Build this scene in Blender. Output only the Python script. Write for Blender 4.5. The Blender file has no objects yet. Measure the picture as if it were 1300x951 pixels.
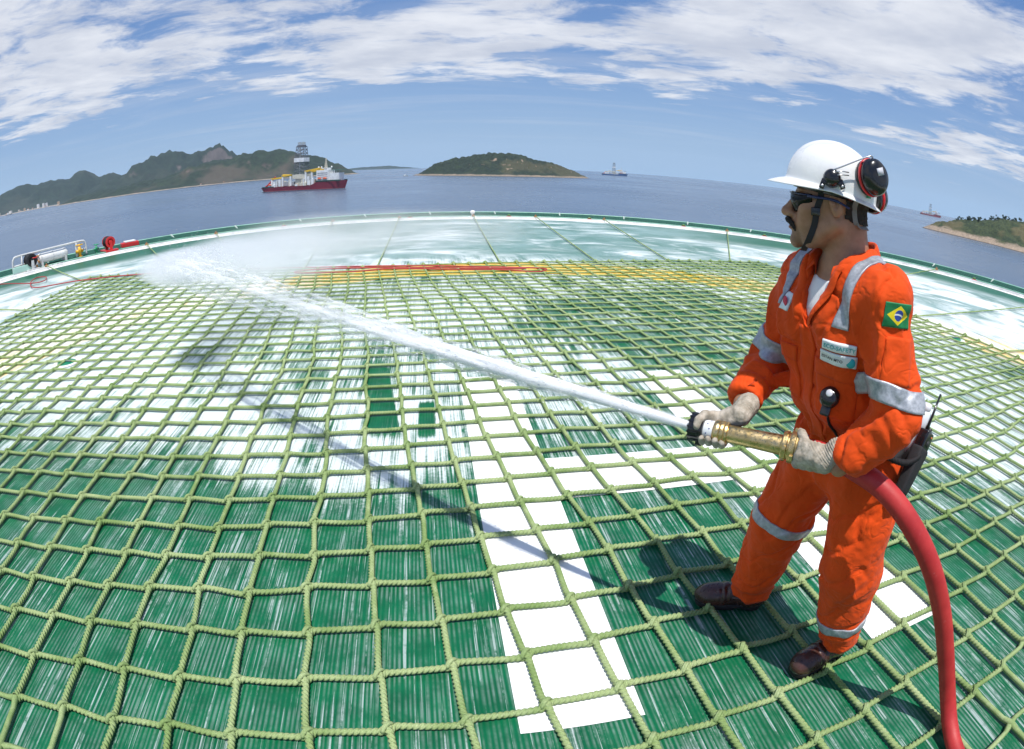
import bpy, bmesh, math, random
import numpy as np
from mathutils import Vector, Matrix
from mathutils.bvhtree import BVHTree
random.seed(7); rng = np.random.default_rng(7)
sc = bpy.context.scene
col = sc.collection
PI = math.pi
EYE = 1.6493           # camera height above the deck
SEA = -45.0            # sea level below the deck

# ---------------------------------------------------------------- node helpers
class NT:
    def __init__(s, nt): s.nt = nt
    def n(s, t, **kw):
        nd = s.nt.nodes.new(t)
        for k, v in kw.items(): setattr(nd, k, v)
        return nd
    def l(s, a, b): s.nt.links.new(a, b)
    def put(s, sock, v):
        if isinstance(v, bpy.types.NodeSocket): s.l(v, sock)
        elif v is not None: sock.default_value = v
    def m(s, op, a, b=None, c=None, clamp=False):
        nd = s.n('ShaderNodeMath', operation=op, use_clamp=clamp)
        for i, v in enumerate((a, b, c)):
            if v is not None: s.put(nd.inputs[i], v)
        return nd.outputs[0]
    def mix(s, f, a, b):
        nd = s.n('ShaderNodeMix', data_type='RGBA')
        s.put(nd.inputs[0], f); s.put(nd.inputs[6], a); s.put(nd.inputs[7], b)
        return nd.outputs[2]
    def noise(s, vec, scale, detail=3, rough=.55, dist=0., dim='3D'):
        nd = s.n('ShaderNodeTexNoise', noise_dimensions=dim)
        s.put(nd.inputs['Vector'], vec)
        nd.inputs['Scale'].default_value = scale; nd.inputs['Detail'].default_value = detail
        nd.inputs['Roughness'].default_value = rough; nd.inputs['Distortion'].default_value = dist
        return nd.outputs['Fac']
    def ramp(s, v, a, b, lo=0., hi=1., smooth=True):
        nd = s.n('ShaderNodeMapRange', interpolation_type='SMOOTHSTEP' if smooth else 'LINEAR', clamp=True)
        s.put(nd.inputs[0], v); s.put(nd.inputs[1], a); s.put(nd.inputs[2], b)
        nd.inputs[3].default_value = lo; nd.inputs[4].default_value = hi
        return nd.outputs[0]
    def sep(s, v):
        nd = s.n('ShaderNodeSeparateXYZ'); s.l(v, nd.inputs[0]); return nd.outputs
    def comb(s, x, y, z=0.):
        nd = s.n('ShaderNodeCombineXYZ')
        for i, v in enumerate((x, y, z)): s.put(nd.inputs[i], v)
        return nd.outputs[0]
    def obj(s): return s.n('ShaderNodeTexCoord').outputs['Object']
    def uv(s): return s.n('ShaderNodeTexCoord').outputs['UV']
    def bump(s, h, strength=.3, dist=.01, normal=None):
        nd = s.n('ShaderNodeBump'); nd.inputs['Strength'].default_value = strength
        nd.inputs['Distance'].default_value = dist; s.l(h, nd.inputs['Height'])
        if normal is not None: s.l(normal, nd.inputs['Normal'])
        return nd.outputs[0]

def c4(c): return (c[0], c[1], c[2], 1.)
MATS = {}
def mat(name, color=(.5, .5, .5), rough=.6, metal=0., spec=.5, var=0., vscale=20., bump=0., bscale=60., bdist=.004, fn=None, coat=0., sheen=0.):
    if name in MATS: return MATS[name]
    m = bpy.data.materials.new(name); m.use_nodes = True
    b = m.node_tree.nodes['Principled BSDF']; T = NT(m.node_tree)
    b.inputs['Base Color'].default_value = c4(color); b.inputs['Roughness'].default_value = rough
    b.inputs['Metallic'].default_value = metal; b.inputs['Specular IOR Level'].default_value = spec
    b.inputs['Coat Weight'].default_value = coat; b.inputs['Sheen Weight'].default_value = sheen
    if var:
        o = T.obj(); nz = T.noise(o, vscale, 4, .6)
        lo = tuple(max(0, x * (1 - var)) for x in color); hi = tuple(min(1, x * (1 + var)) for x in color)
        T.l(T.mix(T.ramp(nz, .3, .7), c4(lo), c4(hi)), b.inputs['Base Color'])
        T.l(T.ramp(T.noise(o, vscale * 1.7, 3), .3, .7, max(.02, rough - .1), min(1, rough + .12)), b.inputs['Roughness'])
    if bump:
        T.l(T.bump(T.noise(T.obj(), bscale, 4, .6), bump, bdist), b.inputs['Normal'])
    if fn: fn(T, b)
    MATS[name] = m
    return m

# ---------------------------------------------------------------- object helpers
def tag(o, label=None, cat=None, group=None, kind=None):
    if label: o['label'] = label
    if cat: o['category'] = cat
    if group: o['group'] = group
    if kind: o['kind'] = kind
    return o
def empty(name, loc, label, cat, group=None, rotz=0.):
    o = bpy.data.objects.new(name, None); col.objects.link(o); o.location = loc; o.rotation_euler = (0, 0, rotz)
    o.empty_display_size = .1
    return tag(o, label, cat, group)
def link(name, me, m, parent=None, loc=None):
    """me is in the parent's local frame"""
    o = bpy.data.objects.new(name, me); col.objects.link(o)
    if m is not None:
        for x in (m if isinstance(m, (list, tuple)) else [m]): me.materials.append(x)
    if parent is not None: o.parent = parent
    if loc is not None: o.location = loc
    return o
def mesh_np(name, V, F, smooth=True, uv=None, mi=None):
    """V (n,3), F (k,4) or list of arrays with 3/4 columns"""
    if not isinstance(F, (list, tuple)): F = [F]
    F = [np.asarray(f, dtype=np.int32) for f in F if len(f)]
    me = bpy.data.meshes.new(name); V = np.asarray(V, dtype=np.float32)
    me.vertices.add(len(V)); me.vertices.foreach_set('co', V.ravel())
    loops = np.concatenate([f.ravel() for f in F]); tot = np.concatenate([np.full(len(f), f.shape[1], np.int32) for f in F])
    start = np.concatenate([[0], np.cumsum(tot)[:-1]]).astype(np.int32)
    me.loops.add(len(loops)); me.loops.foreach_set('vertex_index', loops)
    me.polygons.add(len(tot)); me.polygons.foreach_set('loop_start', start); me.polygons.foreach_set('loop_total', tot)
    me.polygons.foreach_set('use_smooth', np.full(len(tot), smooth, dtype=bool))
    if mi is not None: me.polygons.foreach_set('material_index', np.asarray(mi, dtype=np.int32))
    if uv is not None:
        l = me.uv_layers.new(name='UVMap'); l.data.foreach_set('uv', np.asarray(uv, dtype=np.float32)[loops].ravel())
    me.update(calc_edges=True); me.validate()
    return me
def mesh_bm(name, bm, smooth=False):
    me = bpy.data.meshes.new(name); bmesh.ops.recalc_face_normals(bm, faces=bm.faces)
    bm.to_mesh(me); bm.free()
    if smooth: me.polygons.foreach_set('use_smooth', [True] * len(me.polygons))
    return me
def add_box(bm, c, s, rz=0., bevel=0., M=None, taper=1.):
    r = bmesh.ops.create_cube(bm, size=1.)
    vs = r['verts']
    for v in vs:
        k = taper if v.co.z > 0 else 1.
        v.co = Vector((v.co.x * s[0] * k, v.co.y * s[1] * k, v.co.z * s[2]))
    if bevel:
        es = list({e for v in vs for e in v.link_edges})
        rb = bmesh.ops.bevel(bm, geom=es, offset=bevel, segments=2, profile=.6, affect='EDGES')
        vs = list({v for f in rb['faces'] for v in f.verts} | {v for v in vs if v.is_valid})
    X = Matrix.Translation(c) @ Matrix.Rotation(rz, 4, 'Z')
    if M is not None: X = M @ X
    bmesh.ops.transform(bm, matrix=X, verts=vs)
    return vs
def frame_from(d):
    d = Vector(d).normalized(); a = Vector((0, 0, 1)) if abs(d.z) < .9 else Vector((1, 0, 0))
    x = a.cross(d).normalized(); y = d.cross(x)
    return x, y, d
def add_tube(bm, pts, r, n=10, caps=True, closed=False):
    """tube along points; r number or list"""
    pts = [Vector(p) for p in pts]; k = len(pts)
    rr = r if isinstance(r, (list, tuple, np.ndarray)) else [r] * k
    rings = []; x = None
    for i, p in enumerate(pts):
        if closed: d = pts[(i + 1) % k] - pts[i - 1]
        else: d = pts[min(i + 1, k - 1)] - pts[max(i - 1, 0)]
        if d.length < 1e-9: d = Vector((0, 0, 1))
        d.normalize()
        if x is None: x, y, _ = frame_from(d)
        else:
            x = (x - d * x.dot(d)).normalized(); y = d.cross(x)
        rings.append([bm.verts.new(p + (x * math.cos(2 * PI * j / n) + y * math.sin(2 * PI * j / n)) * rr[i]) for j in range(n)])
    for i in range(k if closed else k - 1):
        A, B = rings[i], rings[(i + 1) % k]
        for j in range(n): bm.faces.new((A[j], A[(j + 1) % n], B[(j + 1) % n], B[j]))
    if caps and not closed:
        bm.faces.new(rings[0][::-1]); bm.faces.new(rings[-1])
def add_lathe(bm, prof, M=None, n=24):
    """prof: list of (r, z) along local z"""
    rings = []
    M = M or Matrix.Identity(4)
    for r, z in prof:
        if r < 1e-6: rings.append([bm.verts.new(M @ Vector((0, 0, z)))])
        else: rings.append([bm.verts.new(M @ Vector((r * math.cos(2 * PI * j / n), r * math.sin(2 * PI * j / n), z))) for j in range(n)])
    for A, B in zip(rings, rings[1:]):
        for j in range(n):
            a = A[j % len(A)], A[(j + 1) % len(A)]; b = B[(j + 1) % len(B)], B[j % len(B)]
            f = []
            for v in (*a, *b):
                if v not in f: f.append(v)
            if len(f) > 2: bm.faces.new(f)
    for R in (rings[0], rings[-1]):
        if len(R) > 2:
            try: bm.faces.new(R)
            except ValueError: pass
def axis_matrix(p, d, x=None):
    d = Vector(d).normalized()
    if x is None: ax, ay, _ = frame_from(d)
    else:
        ax = (Vector(x) - d * Vector(x).dot(d)).normalized(); ay = d.cross(ax)
    M = Matrix((ax, ay, d)).transposed().to_4x4(); M.translation = Vector(p)
    return M
def copy_tree(o, parent=None):
    c = o.copy(); col.objects.link(c)
    if parent is not None: c.parent = parent
    for ch in list(o.children): copy_tree(ch, c)
    return c
def spline(pts, n, closed=False):
    """Catmull-Rom resample"""
    P = [Vector(p) for p in pts]; k = len(P); out = []
    segs = k if closed else k - 1
    for i in range(segs):
        p1, p2 = P[i], P[(i + 1) % k]
        p0 = P[i - 1] if (closed or i > 0) else p1 * 2 - p2
        p3 = P[(i + 2) % k] if (closed or i + 2 < k) else p2 * 2 - p1
        for j in range(n):
            t = j / n
            out.append(.5 * ((2 * p1) + (p2 - p0) * t + (2 * p0 - 5 * p1 + 4 * p2 - p3) * t * t + (3 * p1 - p0 - 3 * p2 + p3) * t ** 3))
    if not closed: out.append(P[-1])
    return out

# numpy value noise
_perm = rng.random((64, 64, 64)).astype(np.float32)
def vnoise(P):
    P = np.asarray(P, dtype=np.float64); i = np.floor(P).astype(int); f = P - i; f = f * f * (3 - 2 * f)
    i0 = i & 63; i1 = (i + 1) & 63
    x0, y0, z0 = i0[..., 0], i0[..., 1], i0[..., 2]; x1, y1, z1 = i1[..., 0], i1[..., 1], i1[..., 2]
    fx, fy, fz = f[..., 0], f[..., 1], f[..., 2]
    def L(a, b, t): return a + (b - a) * t
    return L(L(L(_perm[x0, y0, z0], _perm[x1, y0, z0], fx), L(_perm[x0, y1, z0], _perm[x1, y1, z0], fx), fy),
             L(L(_perm[x0, y0, z1], _perm[x1, y0, z1], fx), L(_perm[x0, y1, z1], _perm[x1, y1, z1], fx), fy), fz) * 2 - 1
def fbm(P, octv=4, gain=.5):
    s = 0; a = 1.; P = np.asarray(P, dtype=np.float64)
    for k in range(octv):
        s = s + a * vnoise(P * (2 ** k) + 17.3 * k); a *= gain
    return s

# ---------------------------------------------------------------- camera, light, air
cam = bpy.data.cameras.new('camera'); camo = bpy.data.objects.new('camera', cam); col.objects.link(camo); sc.camera = camo
pitch, roll = 0.30172, 0.02181
fw = Vector((0, math.cos(pitch), -math.sin(pitch))); up = Vector((0, math.sin(pitch), math.cos(pitch))); rt = Vector((1, 0, 0))
r2 = rt * math.cos(roll) + up * math.sin(roll); u2 = -rt * math.sin(roll) + up * math.cos(roll)
camo.matrix_world = Matrix.Translation((0, 0, EYE)) @ Matrix((r2, u2, -fw)).transposed().to_4x4()
cam.type = 'PANO'; cam.panorama_type = 'FISHEYE_EQUISOLID'
cam.sensor_width = 36.; cam.sensor_fit = 'HORIZONTAL'; cam.fisheye_lens = 730.715 / 1300 * 36; cam.fisheye_fov = math.radians(200)
cam.shift_y = -44.5 / 951; cam.clip_start = .05; cam.clip_end = 60000

SUNV = Vector((.06, -.33, 1.)).normalized()
sun = bpy.data.lights.new('sun', 'SUN'); sun.energy = 4.9; sun.angle = math.radians(.53); sun.color = (1., .965, .90)
suno = bpy.data.objects.new('sun', sun); col.objects.link(suno)
suno.rotation_euler = SUNV.to_track_quat('Z', 'Y').to_euler(); suno.location = (0, 0, 30)

w = bpy.data.worlds.new('World'); sc.world = w; w.use_nodes = True
T = NT(w.node_tree); bg = w.node_tree.nodes['Background']
sky = T.n('ShaderNodeTexSky', sky_type='NISHITA'); sky.sun_disc = False
sky.sun_elevation = math.asin(SUNV.z); sky.sun_rotation = math.atan2(SUNV.x, SUNV.y)
sky.altitude = 50; sky.air_density = 1.; sky.dust_density = .6; sky.ozone_density = 2.5
d = T.n('ShaderNodeTexCoord').outputs['Generated']
X, Y, Z = T.sep(d)
zc = T.m('ADD', T.m('MAXIMUM', Z, 0.), .03)
px, py = T.m('DIVIDE', X, zc), T.m('DIVIDE', Y, zc)
pl = T.comb(T.m('MULTIPLY', px, 1.), T.m('MULTIPLY', py, 1.), SKYSEED if 'SKYSEED' in globals() else 3.1)
big = T.noise(pl, .40, 3, .5, .3)
fine = T.noise(T.comb(T.m('MULTIPLY', px, 1.0), T.m('MULTIPLY', py, 1.3), 1.7), 1.7, 8, .64, .35)
dens = T.m('ADD', T.m('MULTIPLY', big, .75), T.m('MULTIPLY', fine, .55))
el = Z
elx = T.m('ADD', el, T.m('ADD', T.m('MULTIPLY', T.m('ABSOLUTE', X), .03), T.m('MULTIPLY', T.m('MAXIMUM', X, 0.), .045)))
cover = T.ramp(elx, .085, .165)                      # the bank begins some eight degrees above the horizon
azr = T.m('ABSOLUTE', X)
thr = T.m('SUBTRACT', .975, T.m('ADD', T.m('MULTIPLY', cover, .34), T.m('MULTIPLY', T.ramp(azr, .25, .8), .05)))
cm = T.m('MULTIPLY', T.ramp(T.m('SUBTRACT', dens, thr), -.025, .105), T.ramp(Z, .92, .62, .15, 1.))      # bank thinned overhead, above the view, to lessen the fill light
wisp = T.m('MULTIPLY', T.ramp(T.noise(T.comb(T.m('MULTIPLY', px, .25), py, 9.), .7, 6, .6, .5), .45, .75), T.ramp(el, .02, .10))
cm2 = T.m('MAXIMUM', T.m('MULTIPLY', cm, .92), T.m('MULTIPLY', wisp, .3))
shade = T.ramp(T.noise(pl, 1.3, 5, .6), .3, .75)
ccol = T.mix(shade, (6.0, 6.4, 7.4, 1), (8.9, 9.1, 9.6, 1))
haz = T.m('MULTIPLY', T.m('POWER', T.m('SUBTRACT', 1., T.m('MAXIMUM', Z, 0.), clamp=True), 7.), .88)
base = T.mix(haz, T.mix(.5, sky.outputs[0], (1.0, 2.6, 6.9, 1)), (3.8, 5.5, 7.8, 1))
T.l(T.mix(cm2, base, ccol), bg.inputs[0]); bg.inputs[1].default_value = .1

sc.view_settings.view_transform = 'Standard'; sc.view_settings.look = 'None'; sc.view_settings.gamma = 1.
sc.view_settings.exposure = 0.
cy = sc.cycles
cy.use_denoising = True; cy.max_bounces = 8; cy.diffuse_bounces = 3; cy.glossy_bounces = 3; cy.transmission_bounces = 3
cy.volume_bounces = 6; cy.transparent_max_bounces = 24; cy.caustics_reflective = False; cy.caustics_refractive = False
cy.use_adaptive_sampling = True; cy.adaptive_threshold = .02; cy.sample_clamp_indirect = 6.
# ================================================================ helideck
HC = Vector((.753, 2.787, 0))          # centre of the landing circle
PHI = .14478                            # direction of the painted letter and of the deck planks
e1 = Vector((math.cos(PHI), math.sin(PHI), 0)); e2 = Vector((-math.sin(PHI), math.cos(PHI), 0))
def Hf(a, b, z=0.): v = (e1 * a + e2 * b) * .25; return Vector((v.x, v.y, z))
def deck_r(az):                         # azimuth clockwise from +Y
    return 13.95 + 1.3 * math.cos(az) ** 2 if abs(az) < PI / 2 else 13.95
def rim(az, dr=0., z=0.):
    r = deck_r(az) + dr
    return Vector((HC.x + r * math.sin(az), HC.y + r * math.cos(az), z))
def ring_mesh(name, dr0, dr1, z0, z1, n=144, thick=None):
    bm = bmesh.new(); L = []
    for i in range(n):
        az = -PI + 2 * PI * i / n
        prof = [rim(az, dr0, z0), rim(az, dr1, z1)]
        if thick: prof += [rim(az, dr1, z1 - thick), rim(az, dr0, z0 - thick)]
        L.append([bm.verts.new(p) for p in prof])
    k = len(L[0])
    for i in range(n):
        A, B = L[i], L[(i + 1) % n]
        for j in range(k if thick else k - 1):
            bm.faces.new((A[j], A[(j + 1) % k], B[(j + 1) % k], B[j]))
    return mesh_bm(name, bm)

def foam_nodes(T, strength_far=1.):
    """white foam film washed over the deck: 0..1"""
    o = T.obj(); x, y, z = T.sep(o)
    a = T.m('ADD', T.m('MULTIPLY', x, e1.x), T.m('MULTIPLY', y, e1.y))
    b = T.m('ADD', T.m('MULTIPLY', x, e2.x), T.m('MULTIPLY', y, e2.y))
    def blob(cx, cy, rx, ry, amp, soft=.5):
        u = T.m('DIVIDE', T.m('SUBTRACT', x, cx), rx); v = T.m('DIVIDE', T.m('SUBTRACT', y, cy), ry)
        q = T.m('ADD', T.m('MULTIPLY', u, u), T.m('MULTIPLY', v, v))
        return T.m('MULTIPLY', T.ramp(q, 1. + soft, max(0., 1. - soft)), amp)
    lev = T.ramp(y, 1.3, 5.0, .05, .50, smooth=False)
    for bl in ((-1.5, 1.4, 1.5, .9, -.13), (-2.2, 2.3, 1.1, .5, -.06), (-1.15, 3.2, .9, .75, .24), (-3.1, 3.6, 1.2, 1., .12), (.1, 3.9, 1.1, 1.1, .08),
               (2.3, 6.2, 2.2, 1.6, -.24), (1.9, 4.2, 1.0, .8, -.12), (3.0, 2.9, .9, 1.1, .14), (4.2, 3.6, 1.5, 1.6, .22), (5., 7.5, 2., 2., .20),
               (-4.6, 5.6, 1.9, 2.4, .18), (.75, 1.6, .6, .5, -.06), (2.3, 1.2, .9, .8, -.08), (-1.5, 6.6, 1.7, 1.2, .10), (-3.6, 3.3, 1.9, 1.1, .14), (3.9, 2.4, 1.1, 1.1, .08)):
        lev = T.m('ADD', lev, blob(*bl))
    # small rectangle left dry in the foam
    a_s = T.m('ADD', a, T.m('MULTIPLY', T.m('SUBTRACT', b, 4.05), .13))
    clean = T.m('MULTIPLY', T.ramp(T.m('ABSOLUTE', T.m('SUBTRACT', a_s, -.425)), .115, .09), T.ramp(T.m('ABSOLUTE', T.m('SUBTRACT', b, 3.98)), .78, .52))
    clean = T.m('MAXIMUM', clean, T.m('MULTIPLY', T.m('MULTIPLY', T.ramp(T.m('ABSOLUTE', T.m('SUBTRACT', a, -.055)), .065, .045), T.ramp(T.m('ABSOLUTE', T.m('SUBTRACT', b, 3.52)), .32, .2)), .9))
    lev = T.m('SUBTRACT', lev, T.m('MULTIPLY', clean, .75))
    av = T.comb(T.m('MULTIPLY', a, 95.), T.m('MULTIPLY', b, 1.1), 0.)
    fine = T.noise(av, 1., 2, .6, .0)
    av2 = T.comb(T.m('MULTIPLY', a, 24.), T.m('MULTIPLY', b, .55), 4.)
    mid = T.noise(av2, 1., 3, .6, .0)
    av3 = T.comb(T.m('MULTIPLY', a, 3.), T.m('MULTIPLY', b, 1.3), 8.)
    patch = T.noise(av3, 1., 5, .62, .4)
    spk = T.noise(o, 46., 4, .75)
    fs, ms, ps = T.ramp(fine, .32, .68), T.ramp(mid, .34, .66), T.ramp(patch, .30, .70)
    s = T.m('ADD', T.m('ADD', T.m('MULTIPLY', fs, .30), T.m('MULTIPLY', ms, .24)), T.m('MULTIPLY', T.ramp(spk, .35, .75), .12))
    v = T.m('ADD', T.m('ADD', s, T.m('MULTIPLY', ps, .34)), lev)
    hair = T.m('MULTIPLY', T.ramp(T.noise(T.comb(T.m('MULTIPLY', a, 60.), T.m('MULTIPLY', b, .8), 2.), 1., 2, .7), .57, .64), T.ramp(T.noise(T.comb(T.m('MULTIPLY', a, 8.), T.m('MULTIPLY', b, 7.), 6.), 1., 5, .7), .38, .55))
    hat = T.m('MULTIPLY', T.m('POWER', T.m('ADD', T.m('MULTIPLY', T.m('SINE', T.m('ADD', T.m('MULTIPLY', a, 330.), T.m('MULTIPLY', mid, 9.))), .5), .5), 1.6), T.ramp(T.noise(o, 5., 4, .7), .35, .65, .02, .22))
    film = T.m('MAXIMUM', T.ramp(v, .70, 1.10), T.m('MAXIMUM', T.m('MULTIPLY', hair, .52), hat))
    film = T.m('MULTIPLY', film, T.m('SUBTRACT', 1., T.m('MULTIPLY', clean, .85)))
    # thick suds lying between ring and rim, dragged into long streaks by the water
    rx = T.m('SUBTRACT', x, HC.x); ry = T.m('SUBTRACT', y, HC.y)
    rad = T.m('SQRT', T.m('ADD', T.m('MULTIPLY', rx, rx), T.m('MULTIPLY', ry, ry)))
    ang = T.m('ARCTAN2', rx, ry)
    sv = T.comb(T.m('MULTIPLY', ang, 4.2), T.m('MULTIPLY', rad, .8), T.m('MULTIPLY', ang, 1.3))
    suds = T.noise(sv, 1.5, 6, .62, 1.1)
    blot = T.noise(o, .38, 3, .5, .5)
    side = T.ramp(T.m('ABSOLUTE', T.m('ADD', ang, .0)), .05, .75, -.035, .09, smooth=False)
    sm = T.ramp(T.m('ADD', T.m('ADD', T.m('MULTIPLY', suds, .75), T.m('MULTIPLY', blot, .35)), side), .50, .74)
    rimfade = T.ramp(T.m('ADD', rad, T.m('MULTIPLY', suds, 2.2)), 14.3, 12.9)
    outer = T.m('MULTIPLY', T.m('MULTIPLY', sm, T.ramp(rad, 6.6, 7.6)), T.m('MAXIMUM', rimfade, T.ramp(T.m('ABSOLUTE', ang), .4, .1, 0., 1.)))
    wet = T.m('MULTIPLY', T.ramp(rad, 6.8, 8.2), T.m('MAXIMUM', T.ramp(T.m('ADD', rad, T.m('MULTIPLY', suds, 2.)), 14.2, 12.4), T.ramp(T.m('ABSOLUTE', ang), .5, .25)))
    film = T.m('MULTIPLY', film, T.ramp(rad, 8.2, 6.9))
    return film, outer, wet, fine, mid, o

def deck_fn(basecol, paint=1.):
    def fn(T, b):
        film, outer, wet, fine, mid, o = foam_nodes(T)
        wear = T.noise(o, 7., 5, .6)
        lo = tuple(c * .78 for c in basecol); hi = tuple(min(1, c * 1.12) for c in basecol)
        base = T.mix(T.ramp(wear, .3, .7), c4(lo), c4(hi))
        # thin wash of soapy water outside the net
        wash = T.m('MULTIPLY', wet, T.ramp(T.noise(o, .8, 4, .6, .8), .25, .8, .25, .68))
        base = T.mix(T.m('MULTIPLY', wash, paint), base, (.36, .50, .50, 1))
        f = T.m('MULTIPLY', film, .86)
        if paint != 1.:
            xx, yy, zz = T.sep(o); an_ = T.m('ABSOLUTE', T.m('ARCTAN2', T.m('SUBTRACT', xx, HC.x), T.m('SUBTRACT', yy, HC.y))); f = T.m('MULTIPLY', film, T.ramp(an_, .35, .9, .18, .86))
        c = T.mix(f, base, (.72, .78, .80, 1))
        c = T.mix(T.m('MULTIPLY', outer, .93 if paint == 1. else .3), c, (.80, .84, .86, 1))
        T.l(c, b.inputs['Base Color'])
        T.l(T.ramp(T.m('MAXIMUM', film, outer), 0., 1., .38, .75), b.inputs['Roughness'])
        h = T.m('ADD', T.m('MULTIPLY', fine, 1.), T.m('MULTIPLY', mid, .5))
        T.l(T.bump(h, .35, .003), b.inputs['Normal'])
    return fn
GREEN = (.0002, .112, .044)
m_deck = mat('deck_green_paint', GREEN, .5, spec=.3, fn=deck_fn(GREEN))
def white_fn(T, b):
    film, outer, wet, fine, mid, o = foam_nodes(T)
    wear = T.ramp(T.m('ADD', T.m('MULTIPLY', fine, .5), T.m('MULTIPLY', T.noise(o, 9., 5, .6), .6)), .30, .45)
    c = T.mix(wear, (.62, .70, .68, 1), (.82, .83, .82, 1))
    T.l(c, b.inputs['Base Color']); T.l(T.bump(fine, .25, .002), b.inputs['Normal'])
m_white = mat('deck_white_paint', (.8, .8, .8), .5, fn=white_fn)
m_yellow = mat('deck_yellow_paint', (.78, .50, .02), .5, fn=deck_fn((.80, .50, .01), .999))

# the deck sheet and the body under it
bm = bmesh.new()
top = [bm.verts.new(rim(-PI + 2 * PI * i / 144, 0, 0)) for i in range(144)]
bm.faces.new(top[::-1])
bot = [bm.verts.new(rim(-PI + 2 * PI * i / 144, 0, -.55)) for i in range(144)]
for i in range(144): bm.faces.new((top[i], top[(i + 1) % 144], bot[(i + 1) % 144], bot[i]))
bm.faces.new(bot)
tag(link('helideck', mesh_bm('helideck', bm), m_deck), kind='structure')

# big white painted H, one flat sheet
x0, x1, x2, x3, y0, y1, y2_, y3 = .826, 2.510, 6.658, 8.351, 4.144, 9.839, 11.585, 17.05
bm = bmesh.new()
H_out = [(x0, y0), (x1, y0), (x1, y1), (x2, y1), (x2, y0), (x3, y0), (x3, y3), (x2, y3), (x2, y2_), (x1, y2_), (x1, y3), (x0, y3)]
for ax_, bx_, ay_, by_ in ((x0, x1, y0, y1), (x0, x1, y1, y2_), (x0, x1, y2_, y3), (x1, x2, y1, y2_), (x2, x3, y0, y1), (x2, x3, y1, y2_), (x2, x3, y2_, y3)):
    bm.faces.new([bm.verts.new(Hf(*p, .004)) for p in ((ax_, ay_), (bx_, ay_), (bx_, by_), (ax_, by_))])
bmesh.ops.remove_doubles(bm, verts=bm.verts, dist=1e-5)
me = mesh_bm('painted_letter', bm)
tag(link('painted_letter', me, m_white), kind='structure')
# yellow landing circle
bm = bmesh.new(); A = []; B = []
for i in range(180):
    a = 2 * PI * i / 180
    A.append(bm.verts.new((HC.x + 5.95 * math.cos(a), HC.y + 5.95 * math.sin(a), .004)))
    B.append(bm.verts.new((HC.x + 6.92 * math.cos(a), HC.y + 6.92 * math.sin(a), .004)))
for i in range(180): bm.faces.new((A[i], B[i], B[(i + 1) % 180], A[(i + 1) % 180]))
tag(link('landing_circle', mesh_bm('landing_circle', bm), m_yellow), kind='structure')
# white rim line, kerb, gutter
m_rimwhite = mat('rim_white_paint', (.78, .78, .76), .5, var=.12, vscale=3.)
m_kerb = mat('kerb_metal', (.62, .63, .62), .45, var=.15, vscale=5.)
tag(link('rim_line', ring_mesh('rim_line', -.34, -.002, .004, .004), m_rimwhite), kind='structure')
tag(link('rim_kerb', ring_mesh('rim_kerb', .002, .09, .05, .05, thick=.2), m_rimwhite), kind='structure')
def gut_fn(T, b):
    o = T.obj(); x, y, z = T.sep(o)
    ang = T.m('ARCTAN2', T.m('SUBTRACT', x, HC.x), T.m('SUBTRACT', y, HC.y))
    dash = T.m('GREATER_THAN', T.m('FRACT', T.m('MULTIPLY', ang, 42.)), .72)
    c = T.mix(T.ramp(T.noise(o, 2.5, 4), .35, .7), (.42, .44, .44, 1), (.66, .66, .64, 1))
    T.l(T.mix(T.m('MULTIPLY', dash, .75), c, (.12, .11, .12, 1)), b.inputs['Base Color'])
m_gut = mat('gutter_metal', (.5, .5, .5), .5, fn=gut_fn)
tag(link('gutter', ring_mesh('gutter', .092, .62, .0, -.01, thick=.06), m_gut), kind='structure')

# outward safety netting round the rim, one long thing
m_gframe = mat('green_frame_paint', (.25, .50, .38), .4, var=.15, vscale=4.)
m_gnet = mat('green_safety_netting', (.008, .085, .060), .7, var=.3, vscale=8.)
m_arm = mat('pale_bracket_paint', (.45, .52, .46), .45, var=.1)
fen = empty('safety_net', (HC.x, HC.y, 0), 'low green safety netting on pale brackets running round the outer rim of the helideck', 'safety net')
bmf = bmesh.new(); bmn = bmesh.new()
naz = 240
IN = [rim(-PI + 2 * PI * i / naz, .66, .01) - Vector((HC.x, HC.y, 0)) for i in range(naz)]
OUT = [rim(-PI + 2 * PI * i / naz, 1.75, .05) - Vector((HC.x, HC.y, 0)) for i in range(naz)]
add_tube(bmf, IN, .02, 6, closed=True); add_tube(bmf, OUT, .028, 6, closed=True)
link('net_frame', mesh_bm('net_frame', bmf, True), m_gframe, fen)
for k in range(11):
    t = (k + .5) / 11
    add_tube(bmn, [a.lerp(b, t) for a, b in zip(IN, OUT)], .012, 4, closed=True)
for i in range(naz):
    for j in range(5):
        t = j / 5
        a = IN[i].lerp(IN[(i + 1) % naz], t); b = OUT[i].lerp(OUT[(i + 1) % naz], t)
        add_tube(bmn, [a, b], .011, 4, caps=False)
link('netting', mesh_bm('netting', bmn, True), m_gnet, fen)
armme = None
for i in range(48):
    az = -PI + 2 * PI * (i + .35) / 48
    p = rim(az, .5, -.05) - Vector((HC.x, HC.y, 0)); q_ = rim(az, 1.80, .055) - Vector((HC.x, HC.y, 0))
    bm = bmesh.new(); add_tube(bm, [p, q_], .035, 6)
    link('bracket', mesh_bm('bracket', bm), m_arm, fen)

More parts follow.
